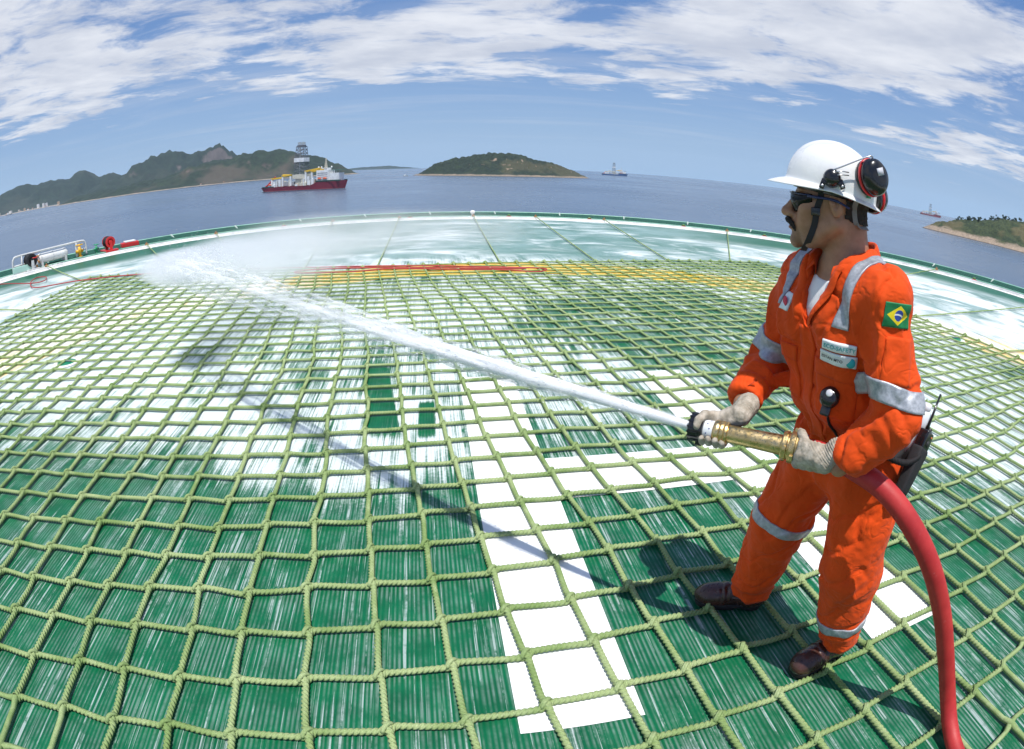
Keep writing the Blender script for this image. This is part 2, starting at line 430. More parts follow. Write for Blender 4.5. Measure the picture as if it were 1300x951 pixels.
# perimeter lights
m_lred = mat('lamp_base_red', (.35, .05, .04), .4); m_lgreen = mat('lamp_lens_green', (.10, .22, .06), .15)
def plamp(az, first):
    if first is None:
        o = empty('perimeter_light', (0, 0, 0), 'x', 'light', 'small lamps along the helideck rim')
        bm = bmesh.new(); add_lathe(bm, [(.0, 0), (.09, 0), (.09, .03), (.06, .05), (0, .05)], n=12); link('lamp_base', mesh_bm('lamp_base', bm), m_lred, o)
        bm = bmesh.new(); add_lathe(bm, [(.0, .05), (.05, .05), (.052, .08), (.03, .10), (0, .105)], n=12); link('lamp_lens', mesh_bm('lamp_lens', bm, True), m_lgreen, o)
    else: o = copy_tree(first)
    o.location = rim(az, .36, 0.0); return o
fl = None
for az, lb in ((-.262, 'small green lamp on the rim left of the white post, above the wet deck'), (-.06, 'small green lamp on the rim just right of the white post'),
               (.105, 'small green lamp on the rim beyond the middle of the deck, right of the centre'), (.30, 'small green lamp on the rim below the distant blue drillship side'),
               (.47, 'small green lamp on the rim close to the left of the man\'s chin'), (.93, 'small green lamp on the rim right of the man\'s shoulder'),
               (-.52, 'small green lamp on the rim behind the drifting spray')):
    o = plamp(az, fl); fl = fl or o; o['label'] = lb

# white post with lamp
pp = rim(-.135, .2, 0.0)
o = empty('lamp_post', pp, 'short white post with a round lamp head on the far rim', 'lamp')
bm = bmesh.new(); add_tube(bm, [(0, 0, 0), (0, 0, .15)], .04, 10); add_box(bm, (0, 0, .02), (.24, .24, .04)); link('post', mesh_bm('post', bm), m_rimwhite, o)
bm = bmesh.new(); add_lathe(bm, [(0, .13), (.07, .14), (.08, .18), (.06, .23), (0, .24)], n=14); link('lamp_head', mesh_bm('lamp_head', bm, True), mat('lamp_white', (.8, .78, .74), .3), o)

# ================================================================ rope landing net
CELL = .25; TH = .25694; NO = Vector((-3.8018 * CELL, 5.5533 * CELL, 0))
ct, st = math.cos(TH), math.sin(TH)
U0, U1, V0, V1 = -21, 33, -23, 31
NU, NV = U1 - U0 + 1, V1 - V0 + 1
uu, vv = np.meshgrid(np.arange(U0, U1 + 1, dtype=float), np.arange(V0, V1 + 1, dtype=float), indexing='ij')
kn = np.stack([uu, vv, np.zeros_like(uu)], -1)
jx = vnoise(np.stack([uu * .9, vv * .9, uu * 0 + 3.3], -1)); jy = vnoise(np.stack([uu * .9, vv * .9, uu * 0 + 9.7], -1))
lx = vnoise(np.stack([uu * .16, vv * .16, uu * 0 + 23.3], -1)); ly = vnoise(np.stack([uu * .16, vv * .16, uu * 0 + 29.7], -1))
kn[..., 0] += .075 * jx + .24 * lx; kn[..., 1] += .075 * jy + .24 * ly
corner = np.clip((-uu + 2) / 22, 0, 1) ** 1.3 * np.clip((vv - 8) / 23, 0, 1) ** 1.5      # this corner is pulled out by its ties
kn[..., 1] += 4.6 * corner
W = np.empty_like(kn)
W[..., 0] = NO.x + CELL * (ct * kn[..., 0] - st * kn[..., 1]); W[..., 1] = NO.y + CELL * (st * kn[..., 0] + ct * kn[..., 1])
W[..., 2] = 0
def knot(u, v): return W[int(u) - U0, int(v) - V0]
RR = .0136
lobe12 = np.array([1.04, .93, .60, .93] * 3)
def rope_chunks(P, kind, out, seed):
    """P: (k,3) knots of one rope. kind 0: rope over, kind 1: rope threaded through"""
    k = len(P); T0 = np.zeros_like(P); T0[1:-1] = (P[2:] - P[:-2]) / 2; T0[0] = P[1] - P[0]; T0[-1] = P[-1] - P[-2]
    tw = seed * 1.7
    pts = {'n': [], 'm': [], 'f': []}
    cur = None
    for i in range(k - 1):
        a, b = P[i], P[i + 1]; mid = (a + b) / 2
        dist = math.hypot(mid[0], mid[1]); seen = mid[1] > .35 and abs(mid[0]) < 1.9 * mid[1] + .4
        lod = 'n' if (dist < 4.3 and seen) else ('m' if dist < 8 and seen else 'f')
        L = np.linalg.norm(b - a)
        step = {'n': .0044, 'm': .016, 'f': .05}[lod]
        ns = max(2, int(round(L / step))); s = np.arange(0, ns + 1) / ns; s1 = s[:, None]
        h = (2 * s1 ** 3 - 3 * s1 ** 2 + 1) * a + (s1 ** 3 - 2 * s1 ** 2 + s1) * T0[i] + (-2 * s1 ** 3 + 3 * s1 ** 2) * b + (s1 ** 3 - s1 ** 2) * T0[i + 1]
        dirv = (b - a) / L; pr = np.array([-dirv[1], dirv[0], 0])
        e = np.minimum(s, 1 - s)
        near = np.exp(-(e / .085) ** 2)
        off = (1 - 2 * s) * (1 - np.exp(-(e / .06) ** 2))
        if kind == 1:
            h += pr * (off * .0125)[:, None]; zz = RR * 1.0 + .004 + near * .003 + (1 - near) * .002
        else:
            h += pr * (off * .0045)[:, None]; zz = RR * 1.0 + .004 + near * .013 + (1 - near) * .002
        wob = vnoise(np.stack([h[:, 0] * 5, h[:, 1] * 5, h[:, 0] * 0 + seed], -1))
        h += pr * (wob * .007 * (1 - near))[:, None]
        h[:, 2] = zz + .004 * (wob + .6) * (1 - near)
        r = RR * (1 + near * (.32 if kind == 0 else .46) + .05 * wob)
        sl = np.cumsum(np.concatenate([[0], np.linalg.norm(np.diff(h, axis=0), axis=1)]))
        t = tw + sl / .060 * 2 * PI; tw = t[-1]
        if cur is None or cur[0] != lod:
            if cur is not None: out.append(cur)
            cur = [lod, [h], [r], [t]]
        else: cur[1].append(h[1:]); cur[2].append(r[1:]); cur[3].append(t[1:])
    out.append(cur)
def ropes_to_mesh(chunks):
    VV = []; FF = []; base = 0; RND = []
    for lod, hs, rs, ts in chunks:
        h = np.concatenate(hs); r = np.concatenate(rs); t = np.concatenate(ts)
        n = {'n': 12, 'm': 8, 'f': 5}[lod]
        lob = lobe12 if n == 12 else np.full(n, .93)
        d = np.gradient(h, axis=0); d /= np.linalg.norm(d, axis=1)[:, None] + 1e-12
        x = np.cross(d, [0, 0, 1.]); x /= np.linalg.norm(x, axis=1)[:, None] + 1e-12
        y = np.cross(x, d)
        ang = (2 * PI * np.arange(n) / n)[None, :] + (t[:, None] if n == 12 else 0)
        rr = r[:, None] * lob[None, :]
        V = h[:, None, :] + (np.cos(ang) * rr)[..., None] * x[:, None, :] + (np.sin(ang) * rr)[..., None] * y[:, None, :]
        k = len(h); idx = base + np.arange(k * n).reshape(k, n)
        a = idx[:-1]; b = idx[1:]
        F = np.stack([a, np.roll(a, -1, 1), np.roll(b, -1, 1), b], -1).reshape(-1, 4)
        VV.append(V.reshape(-1, 3)); FF.append(F); base += k * n
        u = np.broadcast_to((np.arange(n) / n)[None, :], (k, n)); v = np.broadcast_to(t[:, None], (k, n))
        RND.append(np.stack([u, v], -1).reshape(-1, 2))
    return np.concatenate(VV), np.concatenate(FF), np.concatenate(RND)
chunks = []
for i in range(NU): rope_chunks(W[i, :, :], 0, chunks, i + .5)
for j in range(NV): rope_chunks(W[:, j, :], 1, chunks, j + 100.5)
V, F, UVs = ropes_to_mesh(chunks)
def rope_fn(T, b):
    o = T.obj()
    big = T.noise(o, 2.2, 5, .65); small = T.noise(o, 260., 3, .7); mid = T.noise(o, 14., 4, .6)
    c = T.mix(T.ramp(big, .35, .65), (.22, .32, .12, 1), (.41, .49, .25, 1))
    c = T.mix(T.ramp(mid, .45, .75, 0., .55), c, (.50, .57, .33, 1))
    c = T.mix(T.ramp(small, .3, .7, 0., .55), c, (.10, .17, .03, 1))
    T.l(c, b.inputs['Base Color'])
    T.l(T.bump(small, .5, .0015), b.inputs['Normal'])
m_rope = mat('green_rope', (.3, .4, .1), .85, fn=rope_fn, spec=.2)
net = empty('rope_net', (NO.x, NO.y, 0), 'wide knotted green rope net stretched flat over the helideck', 'rope net')
V = V - np.array([NO.x, NO.y, 0])
link('netting', mesh_np('netting', V, F, True, UVs), m_rope, net)
# whipping knots on the near crossings and on the border
bm = bmesh.new()
for i in range(NU):
    for j in range(NV):
        p = W[i, j]; dist = math.hypot(p[0], p[1]); border = i in (0, NU - 1) or j in (0, NV - 1)
        seen = p[1] > .2 and abs(p[0]) < 2 * p[1] + .3
        if border and p[1] > 1:
            r = .03 if (i + j) % 2 else .022
            add_tube(bm, [(p[0] - .03, p[1] + .015, .02), (p[0], p[1], .04), (p[0] + .03, p[1] - .01, .02)], [r * .7, r, r * .7], 6)
        elif dist < 5.5 and seen:
            # a single strand lashed diagonally over the crossing
            a0 = TH + PI / 4 + .3 * float(jx[i, j]); cx, cy_ = math.cos(a0), math.sin(a0)
            pts = []
            for q in range(9):
                t = -1.15 + 2.3 * q / 8
                pts.append((p[0] + cx * .024 * math.sin(t) * 1.15, p[1] + cy_ * .024 * math.sin(t) * 1.15, .011 + .0375 * math.cos(t * .98)))
            add_tube(bm, pts, .0074, 6)
            if dist < 3.5:
                pts2 = [(x + .006 * -cy_, y + .006 * cx, z - .001) for x, y, z in pts]; add_tube(bm, pts2, .0058, 6)
bmesh.ops.translate(bm, vec=(-NO.x, -NO.y, 0), verts=bm.verts)
link('lashing', mesh_bm('lashing', bm, True), m_rope, net)
# tie ropes from the border to the rim
m_hook = mat('tie_hook_rust', (.35, .14, .06), .6)
ties = [((-5.91, 8.31), (-9.76, 12.84)), ((-4.55, 8.9), (-8.3, 14.38)), ((-3.35, 8.85), (-5.41, 16.52)), ((-2.19, 9.38), (-3.38, 16.88)), ((-.27, 9.72), (-1.22, 17.41)),
        ((1.36, 9.85), (.66, 17.29)), ((2.94, 10.38), (2.76, 17.59)), ((4.46, 10.6), (6.62, 17.0)), ((-8.0, 8.4), (-11.3, 10.2)), ((-7.95, 6.2), (-13.0, 6.6)), ((6.2, 6.9), (13.3, 8.9)),
        ((6.0, 8.8), (11.4, 12.2)), ((6.45, 5.1), (14.2, 6.0)), ((6.7, 3.5), (14.4, 3.4))]
for (ax, ay), (bx, by) in ties:
    dd = Vector((ax, ay)); Wb = np.concatenate([W[:, -1], W[0, :], W[-1, :]]); k = np.argmin((Wb[:, 0] - ax) ** 2 + (Wb[:, 1] - ay) ** 2); ax, ay = float(Wb[k, 0]), float(Wb[k, 1])
    r_ = Vector((bx - HC.x, by - HC.y, 0)); az = math.atan2(r_.x, r_.y); E_ = rim(az, .05, .075)
    A_ = Vector((ax, ay, .03)); mid = A_.lerp(E_, .5); mid.z = .02
    P_ = np.array([A_.lerp(E_, t) for t in np.linspace(0, 1, 60)]); P_[:, 2] = .03 + .05 * np.linspace(0, 1, 60) ** 2
    h = P_; ch = [['m', [h], [np.full(60, .014)], [np.linspace(0, 30, 60)]]]
    v_, f_, u_ = ropes_to_mesh(ch); v_ = v_ - np.array([NO.x, NO.y, 0])
    t_ = link('tie_rope', mesh_np('tie_rope', v_, f_, True, u_), m_rope, net)
    bm = bmesh.new(); Q = E_ - Vector((NO.x, NO.y, 0)); add_box(bm, Q, (.10, .08, .04), -az, .01); add_tube(bm, [Q + Vector((0, 0, .01)), Q + Vector((0, 0, .06))], .02, 8)
    link('hook', mesh_bm('hook', bm), m_hook, t_)

# recessed tie-down points
def dot(x, y, lb, first):
    if first is None:
        o = empty('tie_down_point', (0, 0, 0), lb, 'deck fitting', 'tie-down points set into the deck')
        bm = bmesh.new(); add_lathe(bm, [(0, .006), (.17, .006), (.17, .013), (.125, .016), (.12, .009), (0, .009)], n=28); link('cover_ring', mesh_bm('cover_ring', bm), m_rimwhite, o)
        bm = bmesh.new(); add_lathe(bm, [(0, .0112), (.115, .0112), (.10, .017), (0, .018)], n=28); link('cup', mesh_bm('cup', bm), mat('fitting_green', (.005, .2, .1), .35), o)
        bm = bmesh.new(); add_tube(bm, [(-.08, 0, .026), (.08, 0, .026)], .009, 8); link('bar', mesh_bm('bar', bm), mat('fitting_steel', (.4, .4, .4), .35, .9), o)
    else: o = copy_tree(first)
    o.location = (x, y, 0); o['label'] = lb; return o
t1 = dot(-4.53, 4.15, 'round green tie-down cup in the deck under the net at the far left', None)
dot(6.02, 5.75, 'round green tie-down cup in the deck under the net right of the man', t1)
# ================================================================ person
class Field:
    def __init__(s, xs, ys, zs):
        s.ax = [np.asarray(a, dtype=np.float32) for a in (xs, ys, zs)]
        s.D = np.full([len(a) for a in s.ax], 1., np.float32)
    def _sub(s, lo, hi, m):
        sl = []
        for a, l, h in zip(s.ax, lo, hi):
            i = int(np.searchsorted(a, l - m)); j = int(np.searchsorted(a, h + m)); sl.append(slice(i, max(i, j)))
        P = np.stack(np.meshgrid(*[a[q] for a, q in zip(s.ax, sl)], indexing='ij'), -1)
        return tuple(sl), P
    def put(s, prim, k=.02, op='u'):
        f, lo, hi = prim; sl, P = s._sub(lo, hi, .05 + k)
        if P.size == 0: return
        d = f(P).astype(np.float32); D = s.D[sl]
        if op == 's': D, d = -D, d
        if k > 0:
            h = np.maximum(k - np.abs(D - d), 0) / k; r = np.minimum(D, d) - h * h * k * .25
        else: r = np.minimum(D, d)
        s.D[sl] = -r if op == 's' else r
    def mesh(s):
        D = s.D; S = D < 0; n = np.array(D.shape)
        c = S[:-1, :-1, :-1].astype(np.int8)
        cnt = sum(S[i:n[0] - 1 + i, j:n[1] - 1 + j, k:n[2] - 1 + k].astype(np.int8) for i in (0, 1) for j in (0, 1) for k in (0, 1))
        act = (cnt > 0) & (cnt < 8); I = np.argwhere(act)
        idm = np.full(act.shape, -1, np.int32); idm[tuple(I.T)] = np.arange(len(I))
        acc = np.zeros((len(I), 3)); num = np.zeros(len(I))
        X = s.ax
        for a0 in [(0,0,0),(0,0,1),(0,1,0),(0,1,1),(1,0,0),(1,0,1),(1,1,0),(1,1,1)]:
            for ax in range(3):
                if a0[ax]: continue
                b0 = list(a0); b0[ax] = 1
                A = I + np.array(a0); B = I + np.array(b0)
                da = D[tuple(A.T)].astype(float); db = D[tuple(B.T)].astype(float)
                m = (da < 0) != (db < 0); t = np.where(m, da / np.where(m, da - db, 1), 0)
                pa = np.stack([X[q][A[:, q]] for q in range(3)], -1).astype(float); pb = np.stack([X[q][B[:, q]] for q in range(3)], -1)
                acc += np.where(m[:, None], pa + t[:, None] * (pb - pa), 0); num += m
        V = acc / num[:, None]
        Fs = []
        for ax in range(3):
            o = [q for q in range(3) if q != ax]
            sa = [slice(1, -1)] * 3; sb = [slice(1, -1)] * 3; sa[ax] = slice(0, -1); sb[ax] = slice(1, None)
            A = S[tuple(sa)]; B = S[tuple(sb)]; E_ = np.argwhere(A != B); inside = A[tuple(E_.T)]
            E_ = E_ + np.array([0 if q == ax else 1 for q in range(3)])
            def cell(d1, d2):
                c = E_.copy(); c[:, o[0]] += d1; c[:, o[1]] += d2; return idm[tuple(c.T)]
            Q = np.stack([cell(-1, -1), cell(0, -1), cell(0, 0), cell(-1, 0)], -1)
            flip = inside if ax != 1 else ~inside
            Q = np.where(flip[:, None], Q, Q[:, ::-1]); Fs.append(Q)
        return V, np.concatenate(Fs)
def vec(*a): return np.array(a, dtype=float)
def nrm(v): v = np.asarray(v, float); return v / np.linalg.norm(v)
def rc(a, b, ra, rb):
    a, b = np.asarray(a, float), np.asarray(b, float); ba = b - a; L2 = ba @ ba; R = max(ra, rb)
    def f(P):
        q = P - a; t = np.clip(q @ ba / L2, 0, 1); return np.sqrt((((q - t[..., None] * ba)) ** 2).sum(-1)) - (ra + (rb - ra) * t)
    return f, np.minimum(a, b) - R, np.maximum(a, b) + R
def ell(c, r, M=None):
    c, r = np.asarray(c, float), np.asarray(r, float); R = max(r); M = np.eye(3) if M is None else np.asarray(M, float)
    def f(P):
        q = (P - c) @ M.T; k0 = np.sqrt(((q / r) ** 2).sum(-1)); k1 = np.sqrt(((q / r ** 2) ** 2).sum(-1)) + 1e-9; return k0 * (k0 - 1) / k1
    return f, c - R, c + R
def ec(a, b, wa, wb, side):
    """elliptic tapered limb: wa=(half width along side, half depth)"""
    a, b = np.asarray(a, float), np.asarray(b, float); ba = b - a; L = np.linalg.norm(ba); u = ba / L
    s = nrm(np.asarray(side, float) - u * (np.asarray(side, float) @ u)); g = np.cross(u, s); R = max(*wa, *wb)
    def f(P):
        q = P - a; h = q @ u; t = np.clip(h / L, 0, 1); w = wa[0] + (wb[0] - wa[0]) * t; d = wa[1] + (wb[1] - wa[1]) * t
        hh = h - t * L; m = np.minimum(w, d); k = np.sqrt(((q @ s) / w) ** 2 + ((q @ g) / d) ** 2 + (hh / m) ** 2)
        return (k - 1) * m
    return f, np.minimum(a, b) - R, np.maximum(a, b) + R
def rbox(c, half, M, r=.005):
    c, half = np.asarray(c, float), np.asarray(half, float); R = np.linalg.norm(half); M = np.asarray(M, float)
    def f(P):
        q = np.abs((P - c) @ M.T) - (half - r); return np.sqrt((np.maximum(q, 0) ** 2).sum(-1)) + np.minimum(q.max(-1), 0) - r
    return f, c - R, c + R
def axis_pts(lo, hi, step): return np.arange(lo, hi + step, step)
def normals(V, F):
    n = np.cross(V[F[:, 2]] - V[F[:, 0]], V[F[:, 3]] - V[F[:, 1]]); N = np.zeros_like(V)
    for k in range(4): np.add.at(N, F[:, k], n)
    return N / (np.linalg.norm(N, axis=1)[:, None] + 1e-12)
def relax(V, F, it=1, lam=.5):
    for _ in range(it):
        A = np.zeros_like(V); c = np.zeros(len(V))
        for k in range(4):
            for q in (1, 3):
                np.add.at(A, F[:, k], V[F[:, (k + q) % 4]]); np.add.at(c, F[:, k], 1)
        V = V + lam * (A / np.maximum(c, 1)[:, None] - V)
    return V

BASE = vec(1.07, 1.43, 0)
PB = Vector(BASE)
def pl_(name, V, F, m, parent, smooth=True, uv=None, mi=None):
    return link(name, mesh_np(name, np.asarray(V) - BASE, F, smooth, uv, mi), m, parent)
def pbm(name, bm, m, parent, smooth=True):
    bmesh.ops.translate(bm, vec=-PB, verts=bm.verts); return link(name, mesh_bm(name, bm, smooth), m, parent)

# joints (metres)
HS = 1.07                                            # head size factor
hf = nrm(vec(-.86, .505, -.05)); hl = nrm(np.cross([0, 0, 1], hf)); hu = np.cross(hf, hl)
HM = np.stack([hf, hl, hu]); HCt = vec(.875, 1.424, 1.624)
def hp(x, y, z): return HCt + HS * (hf * x + hl * y + hu * z)
tF = nrm(vec(-.985, -.17, 0)); tL = nrm(np.cross([0, 0, 1], tF)); TM = np.stack([tF, tL, [0, 0, 1.]])
shL, shR = vec(.950, 1.215, 1.415), vec(.905, 1.590, 1.400)
elL, wrL = vec(.998, 1.112, 1.110), vec(.885, 1.165, .948)
elR, wrR = vec(.868, 1.665, 1.085), vec(.712, 1.528, .985)
chest = vec(.945, 1.405, 1.27); belly = vec(1.02, 1.40, 1.06); pelv = vec(1.085, 1.395, .90)
neckb = vec(.935, 1.405, 1.445)
hipL, hipR = vec(1.115, 1.295, .87), vec(1.065, 1.500, .88)
knL, knR = vec(1.135, 1.235, .49), vec(.985, 1.560, .50)
anL, anR = vec(1.240, 1.240, .12), vec(.985, 1.612, .12)
toeL, heelL = vec(1.043, 1.195, 0), vec(1.330, 1.268, 0)
toeR, heelR = vec(.774, 1.690, 0), vec(1.060, 1.595, 0)
pl = nrm(hipL - hipR); 

# ---- the body: one continuous mesh, fine around the head
def graded(lo, hi, f0, f1, fine, coarse):
    return np.concatenate([np.arange(lo, f0, coarse), np.arange(f0, f1, fine), np.arange(f1, hi, coarse)])
FB = Field(graded(.50, 1.45, .72, 1.0, .0024, .009), graded(1.0, 1.80, 1.28, 1.56, .0024, .009), graded(-.0, 1.84, 1.44, 1.80, .0024, .009))
B = FB.put
B(ec(chest + vec(0, 0, .06), belly, (.155, .10), (.135, .09), tL), .03); B(ec(belly, pelv, (.135, .09), (.15, .10), tL), .03)
B(ec(shL * .9 + shR * .1, shR * .9 + shL * .1, (.06, .05), (.06, .05), [0, 0, 1]), .05)
B(ec(neckb, chest + vec(0, 0, .1), (.07, .06), (.13, .08), tL), .05)
for s_, e_, w_ in ((shL, elL, wrL), (shR, elR, wrR)): B(rc(s_, e_, .052, .040), .03); B(rc(e_, w_, .040, .028), .02)
for h_, k_, a_ in ((hipL, knL, anL), (hipR, knR, anR)): B(rc(h_, k_, .082, .055), .03); B(rc(k_, a_, .052, .038), .02)
def HE(x, y, z, a, b_, c, k=.012, op='u', rot=None):
    M = HM if rot is None else rot @ HM
    B(ell(hp(x, y, z), np.array([a, b_, c]) * HS, M), k * HS, op)
def HR(p, q, ra, rb, k=.01, op='u'): B(rc(hp(*p), hp(*q), ra * HS, rb * HS), k * HS, op)
def roty(d): c_, s_ = math.cos(math.radians(d)), math.sin(math.radians(d)); return np.array([[c_, 0, s_], [0, 1, 0], [-s_, 0, c_]])
B(rc(neckb + vec(.01, -.0, -.03), hp(-.030, 0, -.05), .064, .056), .03)              # neck
HR((-.058, 0, -.035), (-.062, 0, -.15), .038, .046, .04)                              # nape
HE(-.012, 0, .035, .100, .078, .098)                                                   # skull
HE(.036, 0, -.030, .058, .062, .082, .03)                                              # face
HE(.045, 0, -.082, .044, .046, .036, .025)                                             # jaw front
for s_ in (1, -1):
    HR((-.012, .056 * s_, -.055), (.052, .034 * s_, -.104), .017, .016, .03)           # jaw line
    HE(.062, .044 * s_, -.020, .024, .020, .018, .02)                                  # cheekbone
    HE(.070, .036 * s_, -.052, .020, .018, .028, .02)                                  # cheek
    HE(.088, .031 * s_, .008, .012, .017, .012, .012, 's')                             # eye socket
    HE(.076, .031 * s_, .007, .0135, .014, .0125, .003)                                # eyeball with lid
    HE(.080, .030 * s_, .027, .012, .022, .008, .012)                                  # brow
    HE(.109, .0145 * s_, -.038, .012, .0085, .0095, .007)                              # nostril wing
    HE(.118, .006 * s_, -.0475, .004, .0028, .0028, .003, 's')
    rot_ = roty(-12)
    HE(-.012, .080 * s_, -.002, .0185, .009, .033, .005, rot=rot_)                     # ear
    HE(-.009, .0885 * s_, .003, .0110, .008, .0195, .003, 's', rot=rot_)
    HE(-.006, .083 * s_, -.004, .006, .006, .007, .003)
    HE(-.014, .079 * s_, -.026, .009, .006, .009, .004)
HE(.080, 0, .020, .016, .020, .014, .014)
HR((.090, 0, .012), (.120, 0, -.030), .0100, .0135, .010)                              # nose bridge
HE(.124, 0, -.034, .0140, .0135, .0125, .008)                                         # nose tip
HE(.086, 0, -.066, .0235, .031, .034, .014); HE(.086, 0, -.092, .0185, .028, .022, .012)
HE(.1105, 0, -.0635, .0078, .022, .0052, .004)                                         # upper lip
HE(.1085, 0, -.0752, .0085, .019, .0060, .004)                                         # lower lip
HE(.1185, 0, -.0694, .0045, .020, .0010, .001, 's')
HE(.090, 0, -.110, .020, .023, .019, .018)                                             # chin
HE(.118, 0, -.089, .008, .018, .005, .010, 's')
V, F = FB.mesh(); V = relax(V, F, 1, .35)
def skin_fn(T, b):
    o = T.obj(); n1 = T.noise(o, 30., 4); n2 = T.noise(o, 500., 3)
    x, y, z = T.sep(o)
    c = T.mix(T.ramp(n1, .3, .7), (.30, .145, .078, 1), (.39, .20, .115, 1))
    c = T.mix(T.ramp(n2, .4, .8, 0., .3), c, (.27, .13, .075, 1))
    def near_(p, r0, r1):
        q_ = Vector(hp(*p) - BASE); dd = T.n('ShaderNodeVectorMath', operation='DISTANCE'); T.l(o, dd.inputs[0]); dd.inputs[1].default_value = q_; return T.ramp(dd.outputs['Value'], r1, r0)
    stub = T.m('MULTIPLY', near_((.060, 0, -.105), .045, .078), T.ramp(n2, .35, .6, .35, 1.))
    c = T.mix(T.m('MULTIPLY', stub, .55), c, (.07, .045, .035, 1))
    c = T.mix(T.m('MULTIPLY', near_((.112, 0, -.069), .016, .026), .45), c, (.33, .11, .09, 1))
    c = T.mix(T.m('MULTIPLY', near_((.120, 0, -.036), .010, .024), .30), c, (.48, .19, .12, 1))
    T.l(c, b.inputs['Base Color']); b.inputs['Subsurface Weight'].default_value = .12
    b.inputs['Subsurface Radius'].default_value = (.012, .005, .003); b.inputs['Subsurface Scale'].default_value = .6
    T.l(T.bump(n2, .25, .001), b.inputs['Normal'])
m_skin = mat('skin', (.42, .23, .14), .48, fn=skin_fn)
person = link('person', mesh_np('person', V - BASE, F, True), m_skin); person.location = PB
tag(person, 'man in orange coverall and white helmet standing on the net aiming a brass nozzle', 'person')
headV = V; bodyTree = BVHTree.FromPolygons([tuple(v) for v in V], [tuple(f) for f in F])
def cast(tree, o, d, dist=.6):
    h = tree.ray_cast(Vector(o), Vector(d), dist); return (np.array(h[0]), np.array(h[1])) if h[0] is not None else None

# ---- hair: close cropped shell over the back and side of the skull, moustache and chin beard
def shell(tree, P0, dirs, th):
    pass
def skin_shell(name, region, offset, m, jitter=.0):
    Nn = normals(headV, F); loc = (headV - HCt) @ HM.T / HS
    ok = region(loc); f = F[ok[F].all(1)]
    if not len(f): return
    ids = np.unique(f); mp = np.full(len(headV), -1); mp[ids] = np.arange(len(ids))
    Vs = headV[ids] + Nn[ids] * (offset * (1 + jitter * vnoise(headV[ids] * 260)))[:, None]
    return pl_(name, Vs, mp[f], m, person)
m_hair = mat('dark_hair', (.018, .013, .010), .75, fn=lambda T, b: T.l(T.bump(T.noise(T.obj(), 420., 4, .7), .9, .003), b.inputs['Normal']))
def hair_region(l):
    x, y, z = l.T; e = .004 * vnoise(l * 90)
    back = (x < -.028 + e - .25 * (z - .0)) & (z > -.045 + e + .25 * (x + .06)) & (x < .0)
    side = (x < .030 + e) & (z > .022 + e) & (z < .2)
    burn = (x > .000) & (x < .016 + e) & (z > -.018) & (z < .02) & (np.abs(y) > .05)
    ear = (np.abs(y) > .060) & (np.abs(x + .010) < .027) & (z > -.04) & (z < .032)
    return (back | side | burn) & ~ear
skin_shell('hair', hair_region, .0035, m_hair, .6)
FM = Field(axis_pts(HCt[0] - .18, HCt[0] + .02, .0016), axis_pts(HCt[1] - .06, HCt[1] + .13, .0016), axis_pts(HCt[2] - .13, HCt[2] - .03, .0016))
for s_ in (1, -1):
    ml = [(.1205, .002 * s_, -.0540), (.1165, .014 * s_, -.0560), (.1065, .0265 * s_, -.0640), (.1005, .0300 * s_, -.0730), (.0965, .0300 * s_, -.0810)]
    for (p_, q_), (ra_, rb_) in zip(zip(ml, ml[1:]), ((.0056, .0064), (.0064, .0062), (.0062, .0044), (.0044, .0024))): FM.put(rc(hp(*p_), hp(*q_), ra_ * HS, rb_ * HS), .004)
v_, f_ = FM.mesh(); v_ = v_ + normals(v_, f_) * (.0018 * vnoise(v_ * 380))[:, None]; pl_('moustache', v_, f_, m_hair, person)

# ---- coverall
g = .0055
FC = Field(axis_pts(.55, 1.45, g), axis_pts(.98, 1.82, g), axis_pts(.06, 1.54, g))
C_ = FC.put
C_(ec(chest + vec(-.0, 0, .055), belly, (.178, .132), (.160, .120), tL), .03)
C_(ec(belly, pelv, (.163, .124), (.172, .138), tL), .03)
C_(ec(pelv, pelv + vec(.0, .0, -.06), (.176, .140), (.165, .13), tL), .03)
C_(ec(shL + vec(0, 0, -.022), shR + vec(0, 0, -.022), (.068, .066), (.068, .066), [0, 0, 1]), .05)
C_(ec(neckb + vec(0, 0, -.02), chest + vec(0, 0, .1), (.104, .090), (.17, .12), tL), .05)
for s_ in (shL, shR): C_(rc(neckb + vec(0, 0, .000), s_ * .75 + neckb * .25 + vec(0, 0, -.03), .070, .070), .05)
C_(rc(chest + tF * .06 + tL * .08, belly + tF * .05 + tL * .06, .09, .09), .05); C_(rc(chest + tF * .06 - tL * .08, belly + tF * .05 - tL * .06, .09, .09), .05)
C_(ell(belly + tF * .045 + vec(0, 0, .01), (.11, .15, .11), TM), .05)
for s_, e_, w_, ra in ((shL, elL, wrL, 1.), (shR, elR, wrR, .98)):
    C_(rc(s_ + (e_ - s_) * .06, e_, .073 * ra, .069 * ra), .045)
    C_(rc(e_, w_ + .0 * (w_ - e_), .069 * ra, .052 * ra), .03)
for h_, k_, a_ in ((hipL, knL, anL), (hipR, knR, anR)):
    C_(ec(h_ - vec(0, 0, .02), k_, (.120, .122), (.106, .108), pl), .04); C_(rc(k_, a_ + vec(0, 0, .01), .107, .080), .035)
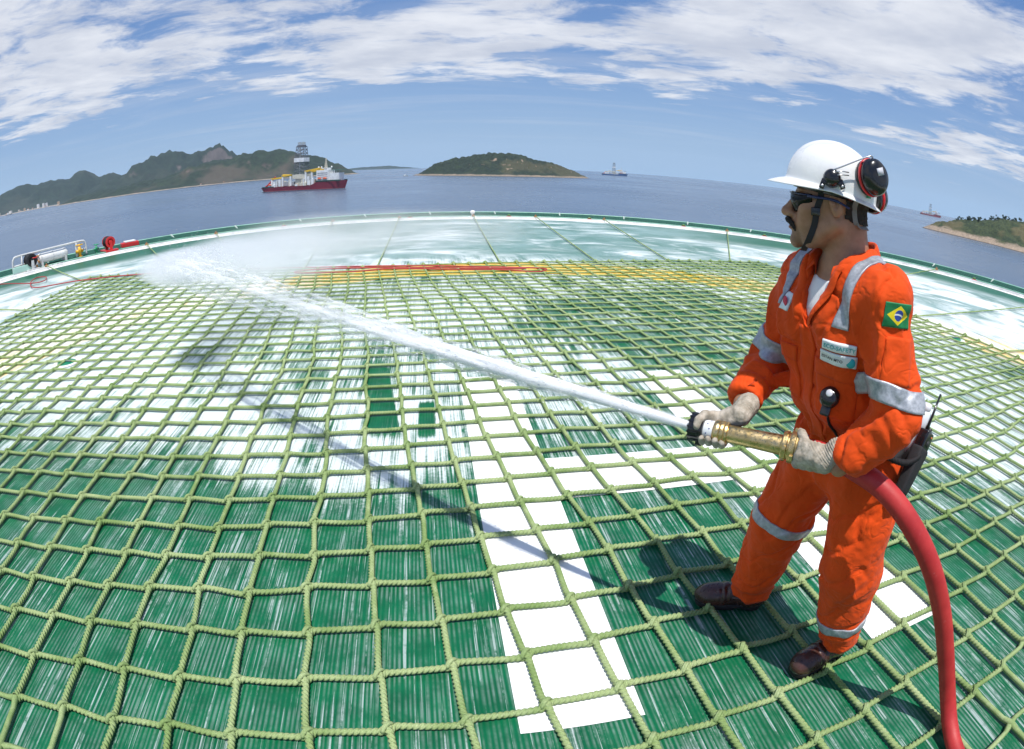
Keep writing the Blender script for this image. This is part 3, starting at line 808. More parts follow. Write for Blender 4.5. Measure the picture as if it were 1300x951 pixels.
# cut the sleeves and trouser ends open
for e_, w_, r_ in ((elL, wrL, .05), (elR, wrR, .048)):
    u = nrm(w_ - e_); M_ = np.stack([u, nrm(np.cross(u, [0, 0, 1])), np.cross(u, nrm(np.cross(u, [0, 0, 1])))])
    C_(rbox(w_ + u * .055, (.075, .12, .12), M_, .004), .006, 's')
for k_, a_ in ((knL, anL), (knR, anR)):
    C_(rbox(a_ + vec(0, 0, -.115 + (.032 if a_ is anL else 0)), (.16, .16, .085), np.eye(3), .004), .008, 's')
    C_(rc(a_ + vec(0, 0, -.08), a_ + vec(0, 0, .02), .060, .055), .01, 's')
# neck hole and open V at the front
C_(rc(neckb + vec(0, 0, -.02), neckb + vec(0, 0, .20), .074, .085), .01, 's')
vp = chest + tF * .165 + vec(0, 0, .012)             # low point of the V
def wedge(P):
    q = (P - vp) @ TM.T; fx, sy, z = q[..., 0], q[..., 1], q[..., 2]
    return np.maximum(np.maximum(np.abs(sy) - (.006 + z * .36), -z), -(fx + .10 + z * .30))
C_((wedge, vp - .3, vp + .3), .006, 's')
V, F = FC.mesh()
# folds
N0 = normals(V, F)
def limb_coords(V, a, b):
    ba = b - a; L = np.linalg.norm(ba); u = ba / L; q = V - a; h = q @ u; r = q - h[:, None] * u
    x, y, _ = frame_from(u); ang = np.arctan2(r @ np.array(y), r @ np.array(x)); return h / L, ang, np.linalg.norm(r, axis=1), L
def ridge(x): return 1 - 2 * np.abs((x / (2 * PI)) % 1 - .5) * 2        # -1..1 triangular
disp = np.zeros(len(V))
nz = vnoise(V * 11 + 5); nz2 = vnoise(V * 23 + 40)
def limb_folds(a, b, rmax, cen, wid, n, amp, skew=.8, ph=0.):
    global disp
    t, ang, r, L = limb_coords(V, a, b); w_ = np.exp(-((t - cen) / wid) ** 2) * (r < rmax) * (t > -.25) * (t < 1.3)
    amp = amp * .72; x = 2 * PI * n * t + skew * np.sin(ang + ph) * 2 + 2.2 * nz + ph
    disp += amp * w_ * (np.sin(x) * .35 + .65 * ridge(x) + .3 * ridge(x * 1.9 + 1)) * (.55 + .45 * np.sin(ang * 1. + ph * 2 + nz2 * 2))
limb_folds(shL, elL, .11, .98, .28, 4.5, .0080, 1.2, .4); limb_folds(elL, wrL, .10, .02, .35, 3.6, .0080, 1.1, 1.2); limb_folds(elL, wrL, .09, .85, .4, 4.0, .0045, .5, 2.)
limb_folds(shL, elL, .12, .30, .25, 3.2, .0050, 1.2, 2.6)
limb_folds(shR, elR, .11, .98, .30, 4.3, .0085, .9, 1.4); limb_folds(elR, wrR, .10, .1, .5, 4., .0090, 1.1, .2); limb_folds(elR, wrR, .09, .85, .3, 4.2, .0070, .8, 3.)
limb_folds(shR, elR, .12, .3, .25, 3., .005, 1.1, .6)
for h_, k_, a_, ph in ((hipL, knL, anL, .3), (hipR, knR, anR, 1.9)):
    limb_folds(h_, k_, .17, .15, .25, 3.2, .0080, 1.3, ph); limb_folds(h_, k_, .15, .98, .22, 3.6, .0060, 1.2, ph + 1)
    limb_folds(k_, a_, .14, .05, .25, 3.4, .0055, 1.1, ph + 2); limb_folds(k_, a_, .13, .95, .28, 6.5, .0090, .6, ph + 3)
# long soft drape folds on torso and thighs
q = (V - chest) @ TM.T
dr = vnoise(np.stack([q[:, 0] * 9 + q[:, 2] * 3, q[:, 1] * 13 + q[:, 2] * 4, q[:, 2] * 2.6], -1))
dr2 = vnoise(np.stack([q[:, 0] * 20, q[:, 1] * 22 + q[:, 2] * 9, q[:, 2] * 6 + 30], -1))
torso = np.clip((V[:, 2] - .80) / .1, 0, 1)
disp += (.0150 * (1 - np.abs(dr) * 2.4) + .0030 * (1 - np.abs(dr2) * 2.2)) * (.6 + .4 * torso) * .85
waist = np.exp(-((V[:, 2] - .985) / .045) ** 2) * (np.abs((V - belly) @ tL) < .2) * (np.abs((V - belly) @ tF) < .17)
disp += -.016 * waist + .006 * np.exp(-((V[:, 2] - .945) / .03) ** 2) * np.sin(np.arctan2(q[:, 1], q[:, 0]) * 14 + nz * 3) * (V[:, 2] < 1.0)
cr1 = vnoise(np.stack([q[:, 0] * 7 + q[:, 2] * 6, q[:, 1] * 8 - q[:, 2] * 3, q[:, 2] * 4.5 + 60], -1) + .35 * vnoise(V * 14)[:, None])
cr2 = vnoise(np.stack([q[:, 0] * 13 - q[:, 2] * 9, q[:, 1] * 12 + q[:, 2] * 8, q[:, 2] * 8 + 90], -1) + .3 * vnoise(V * 20 + 3)[:, None])
disp += -.0085 * np.exp(-(cr1 / .10) ** 2) - .0012 * np.exp(-(cr2 / .09) ** 2) + .002
disp += .0016 * vnoise(V * 60) + .0008 * vnoise(V * 130)
V = V + N0 * disp[:, None]; V = relax(V, F, 1, .30)
def cloth_fn(base, dark=.82, scale=1.):
    def fn(T, b):
        o = T.obj(); n = T.noise(o, 6., 4, .6); fine = T.noise(o, 900., 2)
        lo = tuple(c * dark for c in base)
        c = T.mix(T.ramp(n, .3, .7), c4(lo), c4(base)); c = T.mix(T.ramp(T.noise(o, 40., 4, .7), .55, .8, 0., .25), c, c4(tuple(x * .6 for x in base)))
        T.l(c, b.inputs['Base Color'])
        wr = T.m('ABSOLUTE', T.m('SUBTRACT', T.noise(o, 24., 3, .55, .8), .5)); h = T.m('ADD', T.m('ADD', T.m('MULTIPLY', T.noise(o, 55., 4, .6), 1.), T.m('MULTIPLY', fine, .12)), T.m('MULTIPLY', T.ramp(T.m('ABSOLUTE', T.m('SUBTRACT', T.noise(o, 13., 2, .5, .6), .5)), 0., .07), .9))
        T.l(T.bump(h, .32, .0045), b.inputs['Normal'])
    return fn
ORANGE = (.76, .072, .003)
m_or = mat('orange_cotton', ORANGE, .8, fn=cloth_fn(ORANGE), spec=.25, sheen=.05)
cover = pl_('coverall', V, F, m_or, person)
covV, covF = V, F
CT = BVHTree.FromPolygons([tuple(v) for v in V], [tuple(f) for f in F])
def put_grid(name, start, direc, nu, nv, off, m, parent, tree=None, maxd=.25, thick=.0015, mi=None, closed_u=False):
    """cast a grid of rays on the cloth, sheet with uv; start(i/nu, j/nv), direc(...)"""
    tree = tree or CT; P = np.full((nu + 1, nv + 1, 3), np.nan); UVg = np.zeros((nu + 1, nv + 1, 2))
    for i in range(nu + 1):
        for j in range(nv + 1):
            u, v = i / nu, j / nv; s, d_ = start(u, v), nrm(direc(u, v)); h = cast(tree, s, d_, maxd); UVg[i, j] = (u, v)
            if h is not None: P[i, j] = h[0] - d_ * off
    # bridge holes
    for i in range(nu + 1):
        for j in range(nv + 1):
            if np.isnan(P[i, j, 0]):
                c = [P[a, b_] for a in range(max(0, i - 2), min(nu, i + 2) + 1) for b_ in range(max(0, j - 2), min(nv, j + 2) + 1) if not np.isnan(P[a, b_, 0])]
                if c: P[i, j] = np.mean(c, 0)
    ok = ~np.isnan(P[..., 0]); P = np.nan_to_num(P)
    Q = P.copy()                                     # a light smoothing so that it lies like a sewn strip
    for _ in range(1):
        g1 = (ok[1:-1] & ok[:-2] & ok[2:])[..., None]; Q[1:-1] = np.where(g1, .5 * Q[1:-1] + .25 * (Q[:-2] + Q[2:]), Q[1:-1])
        g2 = (ok[:, 1:-1] & ok[:, :-2] & ok[:, 2:])[..., None]; Q[:, 1:-1] = np.where(g2, .5 * Q[:, 1:-1] + .25 * (Q[:, :-2] + Q[:, 2:]), Q[:, 1:-1])
    P = Q
    idx = np.arange((nu + 1) * (nv + 1)).reshape(nu + 1, nv + 1)
    Fq = np.stack([idx[:-1, :-1], idx[1:, :-1], idx[1:, 1:], idx[:-1, 1:]], -1).reshape(-1, 4)
    okf = ok.reshape(-1)[Fq].all(1); Fq = Fq[okf]
    if not len(Fq): print('EMPTY', name); return None
    Vg = P.reshape(-1, 3); n = normals(Vg, Fq); dm = np.array([nrm(direc(i / nu, j / nv)) for i in range(nu + 1) for j in range(nv + 1)])
    Vb = Vg + dm * (thick + off * .9)
    k = len(Vg); bnd = []
    cnt = {}
    for f in Fq:
        for a in range(4):
            e = (f[a], f[(a + 1) % 4]); cnt[e] = 1
    bnd = [(a, b_) for (a, b_) in cnt if (b_, a) not in cnt]
    side = np.array([[b_, a, a + k, b_ + k] for a, b_ in bnd])
    Fall = np.concatenate([Fq, Fq[:, ::-1] + k, side]); uv = np.concatenate([UVg.reshape(-1, 2)] * 2)
    o = pl_(name, np.concatenate([Vg, Vb]), Fall, m, parent, True, uv); return o
def refl_fn(T, b):
    u = T.uv(); x, y, z = T.sep(u); o = T.obj()
    c = T.mix(T.ramp(T.noise(o, 70., 4, .7), .3, .75), (.27, .29, .32, 1), (.47, .49, .53, 1))
    T.l(c, b.inputs['Base Color']); T.l(T.bump(T.noise(o, 160., 3), .3, .002), b.inputs['Normal'])
m_ref = mat('silver_reflective_tape', (.55, .57, .6), .42, .25, fn=refl_fn)
def limb_band(name, a, b, t0, t1, rs, tilt=(0, 0, 0)):
    u = nrm(b - a); x, y, _ = frame_from(u); x, y = np.array(x), np.array(y); tl = np.asarray(tilt, float)
    def st(uu_, v):
        th = uu_ * 2 * PI; dr_ = x * math.cos(th) + y * math.sin(th); c = a + (b - a) * (t0 + (t1 - t0) * v) ; return c + dr_ * rs + u * (dr_ @ tl)
    def di(uu_, v):
        th = uu_ * 2 * PI; return -(x * math.cos(th) + y * math.sin(th))
    return put_grid(name, st, di, 90, 8, .0052, m_ref, person, maxd=rs)
limb_band('reflective_band', shL, elL, .70, .88, .135, (.030, -.020, 0)); limb_band('reflective_band', shR, elR, .72, .90, .118)
limb_band('reflective_band', knL, anL, .56, .67, .16); limb_band('reflective_band', hipR, knR, .89, .985, .17)
def shoulder_strip(sgn):
    s0, s1 = (.120 * sgn, .158 * sgn)
    K = chest + vec(0, 0, .03)
    def st(u, v):
        ph = math.radians(4 + 190 * u); return K + tL * (s0 + (s1 - s0) * v) + (tF * math.cos(ph) + vec(0, 0, 1) * math.sin(ph)) * .30
    def di(u, v):
        ph = math.radians(4 + 190 * u); return -(tF * math.cos(ph) + vec(0, 0, 1) * math.sin(ph))
    put_grid('shoulder_strip', st, di, 80, 8, .0056, m_ref, person, maxd=.29)
shoulder_strip(1); shoulder_strip(-1)
# white t-shirt seen in the V
m_shirt = mat('white_cotton', (.78, .79, .80), .85, fn=lambda T, b: T.l(T.bump(T.noise(T.obj(), 60., 4), .3, .003), b.inputs['Normal']))
FT = Field(axis_pts(.70, 1.10, .006), axis_pts(1.2, 1.62, .006), axis_pts(1.15, 1.47, .006))
FT.put(ec(chest + vec(-.005, 0, .055), belly, (.166, .112), (.15, .10), tL), .03); FT.put(ec(neckb + vec(0, 0, -.05), chest + vec(0, 0, .1), (.088, .074), (.13, .10), tL), .05)
FT.put(rc(neckb + vec(-.0, 0, -.055), neckb + tF * .06 + vec(0, 0, .12), .062, .09), .01, 's')
FT.put(rbox(chest + vec(0, 0, -.20), (.3, .3, .15), np.eye(3)), .004, 's')
v_, f_ = FT.mesh(); v_ = v_ + normals(v_, f_) * (.004 * vnoise(v_ * [14, 40, 8]))[:, None]
pl_('undershirt', v_, f_, m_shirt, person)
# collar: folded band standing round the neck and two lapels
def sheet(name, rows, m, parent, thick=.004, sub=2):
    P = np.array(rows, float); nu, nv = P.shape[0] - 1, P.shape[1] - 1
    idx = np.arange((nu + 1) * (nv + 1)).reshape(nu + 1, nv + 1); Fq = np.stack([idx[:-1, :-1], idx[1:, :-1], idx[1:, 1:], idx[:-1, 1:]], -1).reshape(-1, 4)
    o = pl_(name, P.reshape(-1, 3), Fq, m, parent)
    s_ = o.modifiers.new('solid', 'SOLIDIFY'); s_.thickness = thick; s_.offset = 0
    b_ = o.modifiers.new('sub', 'SUBSURF'); b_.levels = sub; b_.render_levels = sub
    return o
rows = []
for i in range(17):
    a = math.radians(28 + (332 - 28) * i / 16)         # 0 = front, going round by his left
    dr_ = tF * math.cos(a) + tL * math.sin(a); c = neckb + vec(0, 0, 0)
    fr = (1 + math.cos(a)) / 2
    ra = .084 - .004 * fr; base = c + dr_ * ra + vec(0, 0, .014 - .058 * fr ** 2) + tF * .012 * fr
    topi = base + dr_ * .002 + vec(0, 0, .070 - .028 * fr + .005 * math.sin(3 * a)); out = topi + dr_ * .010 + vec(0, 0, -.003); fall = base + dr_ * .034 + vec(0, 0, .004 - .004 * math.sin(2 * a))
    rows.append([base, topi, out, fall])
sheet('collar', rows, m_or, person)
for sg in (1, -1):
    rows = []
    for i in range(9):
        t = i / 8; z = .185 * (1 - t) + .0 * t
        inner = vp + tL * sg * (.004 + .36 * z) + vec(0, 0, z) - tF * (.012 + .50 * z * .9)
        h = cast(CT, inner + tF * .15 + tL * sg * .012, -tF, .4); inn = (h[0] if h else inner) + tF * .007
        wdt = .034 + .030 * math.sin(PI * min(1, (1 - t) * 1.15)) * (1 - t)
        q1 = inner + tL * sg * wdt; h1 = cast(CT, q1 + tF * .15, -tF, .4); o1 = (h1[0] if h1 else q1) + tF * .010
        rows.append([inn - tF * .012, inn, inn * .5 + o1 * .5 + tF * .008, o1])
    sheet('lapel', rows, m_or, person)
# front placket flap below the V
def strip_down(name, s0, s1, z0, z1, m, off=.004, nu=30, nv=4, drift=0.):
    def st(u, v): z = z0 + (z1 - z0) * u; return vec(chest[0] + (belly[0] - chest[0]) * (chest[2] - z) / .21, chest[1], z) + tL * (s0 + (s1 - s0) * v + drift * u) + tF * .32
    return put_grid(name, st, lambda u, v: -tF, nu, nv, off, m, person, maxd=.4, thick=.002)
strip_down('placket', -.026, .026, 1.275, .93, m_or, .0045)
# pockets: flap and body on the chest, one on the left sleeve
for s_ in (.105, -.105):
    strip_down('pocket', s_ - .06, s_ + .06, 1.165, 1.045, m_or, .0035, 12, 12); strip_down('pocket_flap', s_ - .064, s_ + .064, 1.205, 1.160, m_or, .007, 5, 12)

# flat things sewn on the cloth
def patch(name, c, n, upv, wd, ht, m, off=.004, nu=14, nv=8, parent=None, thick=.0015):
    n = nrm(n); upv = nrm(np.asarray(upv, float) - n * (np.asarray(upv, float) @ n)); r = np.cross(upv, n)
    def st(u, v): return c + r * (u - .5) * wd + upv * (v - .5) * ht + n * .12
    return put_grid(name, st, lambda u, v: -n, nu, nv, off, m, parent or person, maxd=.3, thick=thick), (c, n, upv, r)
def text_on(body, fr, x, y, size, m, parent, name='lettering', off=.0068, bold=.0, lean=0.):
    c, n, upv, r = fr
    cu = bpy.data.curves.new('t', 'FONT'); cu.body = body; cu.size = size; cu.align_x = 'LEFT'; cu.offset = bold; cu.space_character = 1.05
    o = bpy.data.objects.new('t', cu); col.objects.link(o); dg = bpy.context.evaluated_depsgraph_get(); dg.update()
    me = bpy.data.meshes.new_from_object(o.evaluated_get(dg)); bpy.data.objects.remove(o)
    for v in me.vertices:
        p = c + r * (x + v.co.x) + upv * (y + v.co.y); h = cast(CT, p + n * .12, -n, .3); p = (h[0] if h is not None else p) + n * off; v.co = Vector(p - BASE)
    me.update(); me.name = name; return link(name, me, m, parent)
def flag_fn(T, b):
    x, y, z = T.sep(T.uv()); ax = T.m('ABSOLUTE', T.m('SUBTRACT', x, .5)); ay = T.m('ABSOLUTE', T.m('SUBTRACT', y, .5))
    rh = T.m('LESS_THAN', T.m('ADD', T.m('DIVIDE', ax, .42), T.m('DIVIDE', ay, .40)), 1.)
    dx = T.m('MULTIPLY', T.m('SUBTRACT', x, .5), 1.4); dy = T.m('SUBTRACT', y, .5)
    r2_ = T.m('ADD', T.m('MULTIPLY', dx, dx), T.m('MULTIPLY', dy, dy)); ci = T.m('LESS_THAN', r2_, .052)
    # the white band: an arc
    bx = T.m('ADD', dx, .08); by = T.m('ADD', dy, .52); rb = T.m('SQRT', T.m('ADD', T.m('MULTIPLY', bx, bx), T.m('MULTIPLY', by, by)))
    band = T.m('LESS_THAN', T.m('ABSOLUTE', T.m('SUBTRACT', rb, .56)), .032)
    c = T.mix(rh, (.0, .17, .05, 1), (.85, .66, .01, 1)); c = T.mix(ci, c, (.02, .06, .34, 1)); c = T.mix(T.m('MULTIPLY', ci, band), c, (.8, .8, .8, 1))
    edge = T.m('GREATER_THAN', T.m('MAXIMUM', T.m('DIVIDE', ax, .5), T.m('DIVIDE', ay, .5)), .955)
    T.l(T.mix(edge, c, (.01, .25, .10, 1)), b.inputs['Base Color'])
    T.l(T.bump(T.m('SINE', T.m('MULTIPLY', y, 260.)), .2, .001), b.inputs['Normal'])
m_flag = mat('flag_cloth', (.1, .4, .1), .7, fn=flag_fn)
fl_n = nrm(vec(-.18, -.96, .15)); fc = vec(.945, 1.13, 1.380)
patch('flag_patch', fc, fl_n, (.02, .0, 1.), .088, .062, m_flag, .004, 20, 14)
patch('sleeve_pocket', fc + vec(.012, 0, -.115), fl_n, (.03, .0, 1.), .085, .12, m_or, .004, 10, 12)
m_lab = mat('white_label_cloth', (.74, .78, .78), .7); m_teal = mat('teal_print', (.02, .36, .38), .6); m_blk = mat('black_print', (.02, .02, .03), .6)
lab_n = nrm(tF * .80 + tL * .60 - 0)
lc = chest + tF * .10 + tL * .125 + vec(0, 0, -.010)
P1, f1_ = patch('name_label', lc, lab_n, (0, 0, 1), .100, .027, m_lab, .0095, 16, 4)
P2, f2_ = patch('name_label', lc + vec(0, 0, -.036), lab_n, (0, 0, 1), .110, .034, m_lab, .0095, 16, 5)
if P1: text_on('ECO-SAFETY', f1_, -.045, -.006, .0158, m_teal, P1, off=.0122, bold=.0003)
if P2:
    text_on('ESTAN MTO', f2_, -.050, -.004, .0118, m_blk, P2, off=.0122, bold=.0002)
    c, n, upv, r = f2_; bm = bmesh.new(); cc = c + r * .040
    h = cast(CT, cc + n * .12, -n, .3); cc = (h[0] if h else cc) + n * .0118
    add_lathe(bm, [(0, .0), (.0135, 0), (.0135, .001), (0, .001)], axis_matrix(cc, n), 20); pbm('emblem', bm, m_teal, P2)
rb_c = chest + tF * .10 - tL * .082 + vec(0, 0, .055)
Pb, fb_ = patch('chest_badge', rb_c, nrm(tF * .9 - tL * .2), (0, 0, 1), .040, .050, m_lab, .006, 6, 6)
m_redp = mat('red_print', (.55, .02, .06), .6)
if Pb:
    c, n, upv, r = fb_; bm = bmesh.new(); h = cast(CT, c + n * .12, -n, .3); cc = (h[0] if h else c) + n * .0080
    add_lathe(bm, [(.008, .0), (.015, 0), (.015, .001), (.008, .001)], axis_matrix(cc, n), 20); add_box(bm, (0, 0, .0006), (.016, .004, .001), M=axis_matrix(cc, n, r)); pbm('emblem', bm, m_redp, Pb)

# ---- boots
m_leather = mat('brown_leather', (.055, .022, .016), .33, var=.35, vscale=25., bump=.35, bscale=45., coat=.15)
m_sole = mat('black_rubber', (.012, .011, .011), .7, bump=.3, bscale=120.)
for toe, heel, an in ((toeL, heelL, anL), (toeR, heelR, anR)):
    d_ = nrm(toe - heel); s_ = nrm(np.cross([0, 0, 1], d_)); M_ = np.stack([d_, s_, [0, 0, 1.]]); L = np.linalg.norm(toe - heel)
    lo = np.minimum(toe, heel) - .12; hi = np.maximum(toe, heel) + .12
    lift = .024
    F1 = Field(axis_pts(lo[0], hi[0], .004), axis_pts(lo[1], hi[1], .004), axis_pts(.02, .30, .004))
    def bp(t, y, z): return heel + d_ * L * t + s_ * y + vec(0, 0, z + lift)
    F1.put(ell(bp(.80, 0, .030), (.066, .050, .042), M_), .02); F1.put(ell(bp(.60, .0, .045), (.09, .046, .045), M_), .04)
    F1.put(ell(bp(.20, 0, .040), (.060, .040, .055), M_), .03); F1.put(rc(bp(.62, 0, .045), bp(.34, 0, .085), .040, .045), .03)
    F1.put(rc(bp(.26, 0, .06), bp(.28, 0, .20), .047, .056), .03)
    F1.put(rbox(bp(.5, 0, -.02), (.3, .2, .022), M_, .002), .002, 's')
    v_, f_ = F1.mesh(); nn = normals(v_, f_); q = (v_ - heel) @ M_.T
    cre = np.exp(-((q[:, 0] / L - .60) / .09) ** 2) * np.clip((q[:, 2] - .05) / .03, 0, 1)
    v_ = v_ + nn * (-.0035 * cre * (np.sin(q[:, 0] * 230 + 2 * vnoise(v_ * 40)) + .4) + .001 * vnoise(v_ * 50) - .004 * np.exp(-((q[:, 2] - .095 - (q[:, 0] / L < .35) * .0) / .004) ** 2) * (q[:, 0] / L < .5))[:, None]
    bo = pl_('boot', v_, f_, m_leather, person)
    F2 = Field(axis_pts(lo[0], hi[0], .004), axis_pts(lo[1], hi[1], .004), axis_pts(-.01 + lift * 0, .07, .003))
    def out2(P):
        q = (P - heel) @ M_.T; t = q[..., 0] / L; wd = .034 + .018 * np.clip((t - .25) / .45, 0, 1); 
        xx = np.clip(q[..., 0], .045, L - .055); dd_ = np.sqrt((q[..., 0] - xx) ** 2 + q[..., 1] ** 2) - wd
        zt = .012 + lift + .004; zb = .0245 - .0 ; z = P[..., 2]
        return np.maximum(dd_, np.maximum(z - .044, (.0145 + .010 * ((t > .30) & (t < .42))) - z))
    F2.put((out2, lo, hi), .0); v_, f_ = F2.mesh(); v_ = relax(v_, f_, 2)
    pl_('sole', v_, f_, m_sole, bo)

# ---- gloves with five fingers
m_glove = mat('cream_knit_glove', (.47, .41, .33), .9, fn=lambda T, b: (T.l(T.mix(T.ramp(T.noise(T.obj(), 34., 4, .7), .35, .7), (.30, .26, .20, 1), (.52, .46, .38, 1)), b.inputs['Base Color']),
    T.l(T.bump(T.m('ADD', T.noise(T.obj(), 300., 3), T.m('MULTIPLY', T.noise(T.obj(), 45., 3), 2.)), .5, .002), b.inputs['Normal'])))
NT0, NT1 = vec(.539, 1.487, .930), vec(.795, 1.305, .944)      # nozzle tip, coupling
pf = nrm(NT0 - NT1); psd = nrm(np.cross([0, 0, 1], pf)); pup = np.cross(pf, psd)      # forward, near side (his left), up
def grip(O, R, side, wrist, cuffdir, spread, thumb_fwd):
    """hand closed round a pipe. side=+1: palm lies on his left (near) side; -1: on the far side"""
    lo = O - .17; hi = O + .17; g_ = .0022
    Fg = Field(axis_pts(min(lo[0], wrist[0] - .06), max(hi[0] - .04, wrist[0] + .06), g_), axis_pts(min(O[1] - .10, wrist[1] - .06), max(O[1] + .10, wrist[1] + .06), g_), axis_pts(min(O[2] - .10, wrist[2] - .07), max(O[2] + .10, wrist[2] + .07), g_))
    def P(ang, rad, ax):            # ang 0 = up, positive towards the palm side
        a = math.radians(ang); return O + (pup * math.cos(a) + psd * side * math.sin(a)) * rad + pf * ax
    rp = R + .016
    # palm: a pad lying on the palm side, from the wrist to the knuckles
    for ax, r_ in ((-.030, .015), (-.010, .0165), (.010, .0165), (.030, .015)):
        Fg.put(rc(P(55, rp + .004, ax - .004), P(118, rp + .001, ax), r_, r_ - .001), .012)
        Fg.put(rc(wrist * .45 + P(75, rp + .006, 0) * .55, P(90, rp + .003, ax), .021, r_), .018)
    Fg.put(rc(wrist, P(70, rp + .008, -.01), .031, .024), .02)
    lens = (.92, 1.05, 1.0, .82)
    for i, ax in enumerate((.036, .013, -.011, -.033)):
        seg = [118, 165, 205, 205 + 42 * lens[i]]; rr = [.0120, .0112, .0102, .0092]; rad = [rp + .001, R + .013, R + .0115, R + .010]
        axs = [ax, ax * spread + .003 * i * 0, ax * spread, ax * spread]
        for k in range(3): Fg.put(rc(P(seg[k], rad[k], axs[k]), P(seg[k + 1], rad[k + 1], axs[k + 1]), rr[k] * (.94 if i == 3 else 1), rr[k + 1] * (.94 if i == 3 else 1)), .0035 if k else .006)
        Fg.put(ell(P(seg[0] - 2, rad[0] + .004, ax), (.012, .012, .012)), .006)      # knuckle
    tb = [P(48, rp + .004, .018), P(8, R + .015, .030 + thumb_fwd), P(-32, R + .0125, .040 + thumb_fwd), P(-62, R + .011, .042 + thumb_fwd)]
    for k, (ra, rb_) in enumerate(((.0165, .0135), (.0135, .0125), (.0125, .0105))): Fg.put(rc(tb[k], tb[k + 1], ra, rb_), .006)
    u = nrm(cuffdir)
    Fg.put(rc(wrist, wrist + u * .045, .034, .037), .01)
    v_, f_ = Fg.mesh(); nn = normals(v_, f_)
    rib = (v_ - wrist) @ u; w_ = np.clip((rib + .012) / .02, 0, 1)
    v_ = v_ + nn * (.0012 * w_ * np.sin(rib * 900) + .0016 * vnoise(v_ * 70) + .001 * vnoise(v_ * 140))[:, None]
    return pl_('glove', v_, f_, m_glove, person)
GR = NT1 + (NT0 - NT1) * .755; GLp = NT1 - pf * .062 + vec(0, 0, -.001)
grip(GR, .027, -1, GR - psd * .050 + pup * .045 - pf * .060, nrm(elR - wrR), .92, .010)
grip(GLp, .033, 1, GLp + psd * .055 - pf * .050 + vec(0, 0, .004), nrm(elL - wrL), .92, .006)
# ================================================================ what the man wears on his head
hc_ = lambda x, y, z: Vector(hp(x, y, z))
tl = math.radians(9); hM = Matrix((Vector(hf), Vector(hl), Vector(hu))).transposed()
m_hel = mat('white_helmet_plastic', (.80, .80, .79), .22, coat=.3, var=.03, vscale=9.)
m_bk = mat('black_plastic', (.010, .010, .012), .22, coat=.2)
m_bm = mat('black_webbing', (.014, .014, .016), .75, bump=.4, bscale=300.)
m_grey = mat('grey_strap', (.20, .20, .20), .8, bump=.3, bscale=300.)
helm = bpy.data.objects.new('helmet', None)
bm = bmesh.new(); nphi, nt = 64, 26; R_ = []
def hel_pt(ph, t, inset=0.):
    """t 0 crown .. 1 rim line .. above 1 the brim"""
    c, s = math.cos(ph), math.sin(ph)
    th = min(t, 1.) * PI / 2
    st_ = math.sin(th) ** .86; ct_ = math.cos(th) ** .92 if t < 1 else 0.
    rx = (.131 if c > 0 else .128) - inset; ry = .107 - inset; H_ = .121 - inset
    x, y, z = rx * st_ * c, ry * st_ * s, H_ * ct_
    if not inset:
        z += .0045 * math.exp(-(y / .017) ** 4) * (1 if t < .85 else max(0, (1 - t) / .15)) * (1 - .0 * t)
        z += -.0015 * math.exp(-((abs(y) - .034) / .010) ** 2) * (t < .8)
    if t > 1:
        e = (t - 1) / .25; wd = .012 + .038 * max(0, c) ** 2.2 + .006 * max(0, -c)
        x += c * wd * e; y += s * wd * e * .8; z -= (.010 + .010 * max(0, c)) * e ** 1.4
    z -= .016 * max(0, -c) ** 1.2 * st_                     # the back hangs lower
    return x, y, z
def helw(p):
    x, y, z = p; x, z = x * math.cos(tl) - z * math.sin(tl), x * math.sin(tl) + z * math.cos(tl)
    return hc_(x - .002, y, z + .037)
ts = [i / 20 for i in range(1, 21)] + [1.04, 1.09, 1.15, 1.21, 1.25]
top_ = bm.verts.new(helw(hel_pt(0, 0)))
for t in ts: R_.append([bm.verts.new(helw(hel_pt(2 * PI * i / nphi, t))) for i in range(nphi)])
for i in range(nphi): bm.faces.new((top_, R_[0][i], R_[0][(i + 1) % nphi]))
for A, B2 in zip(R_, R_[1:]):
    for i in range(nphi): bm.faces.new((A[i], B2[i], B2[(i + 1) % nphi], A[(i + 1) % nphi]))
shell_ = pbm('helmet', bm, m_hel, person)
s_ = shell_.modifiers.new('solid', 'SOLIDIFY'); s_.thickness = .003; s_.offset = -1
s_ = shell_.modifiers.new('sub', 'SUBSURF'); s_.levels = 1; s_.render_levels = 1
# inner harness
bm = bmesh.new(); A = []
for z_, r_ in ((-.012, .93), (.02, .94)):
    A.append([bm.verts.new(helw(((.118 * r_) * math.cos(2 * PI * i / 48) - .004, .096 * r_ * math.sin(2 * PI * i / 48), z_ - .008))) for i in range(48)])
for i in range(48): bm.faces.new((A[0][i], A[0][(i + 1) % 48], A[1][(i + 1) % 48], A[1][i]))
hb = pbm('headband', bm, m_bk, shell_); hb.parent = shell_; s_ = hb.modifiers.new('s', 'SOLIDIFY'); s_.thickness = .003
def ribbon(name, pts, wdir, wd, m, parent, th=.0016, n=8):
    P_ = spline(pts, n); bm = bmesh.new(); rows = []
    for i, p in enumerate(P_):
        t = (P_[min(i + 1, len(P_) - 1)] - P_[max(i - 1, 0)]).normalized(); wv = Vector(wdir); wv = (wv - t * wv.dot(t)).normalized(); nn = t.cross(wv)
        rows.append([bm.verts.new(p + wv * a + nn * b_) for a, b_ in ((-wd / 2, -th), (wd / 2, -th), (wd / 2, th), (-wd / 2, th))])
    for A, B2 in zip(rows, rows[1:]):
        for j in range(4): bm.faces.new((A[j], A[(j + 1) % 4], B2[(j + 1) % 4], B2[j]))
    bm.faces.new(rows[0][::-1]); bm.faces.new(rows[-1]); return pbm(name, bm, m, parent, False)
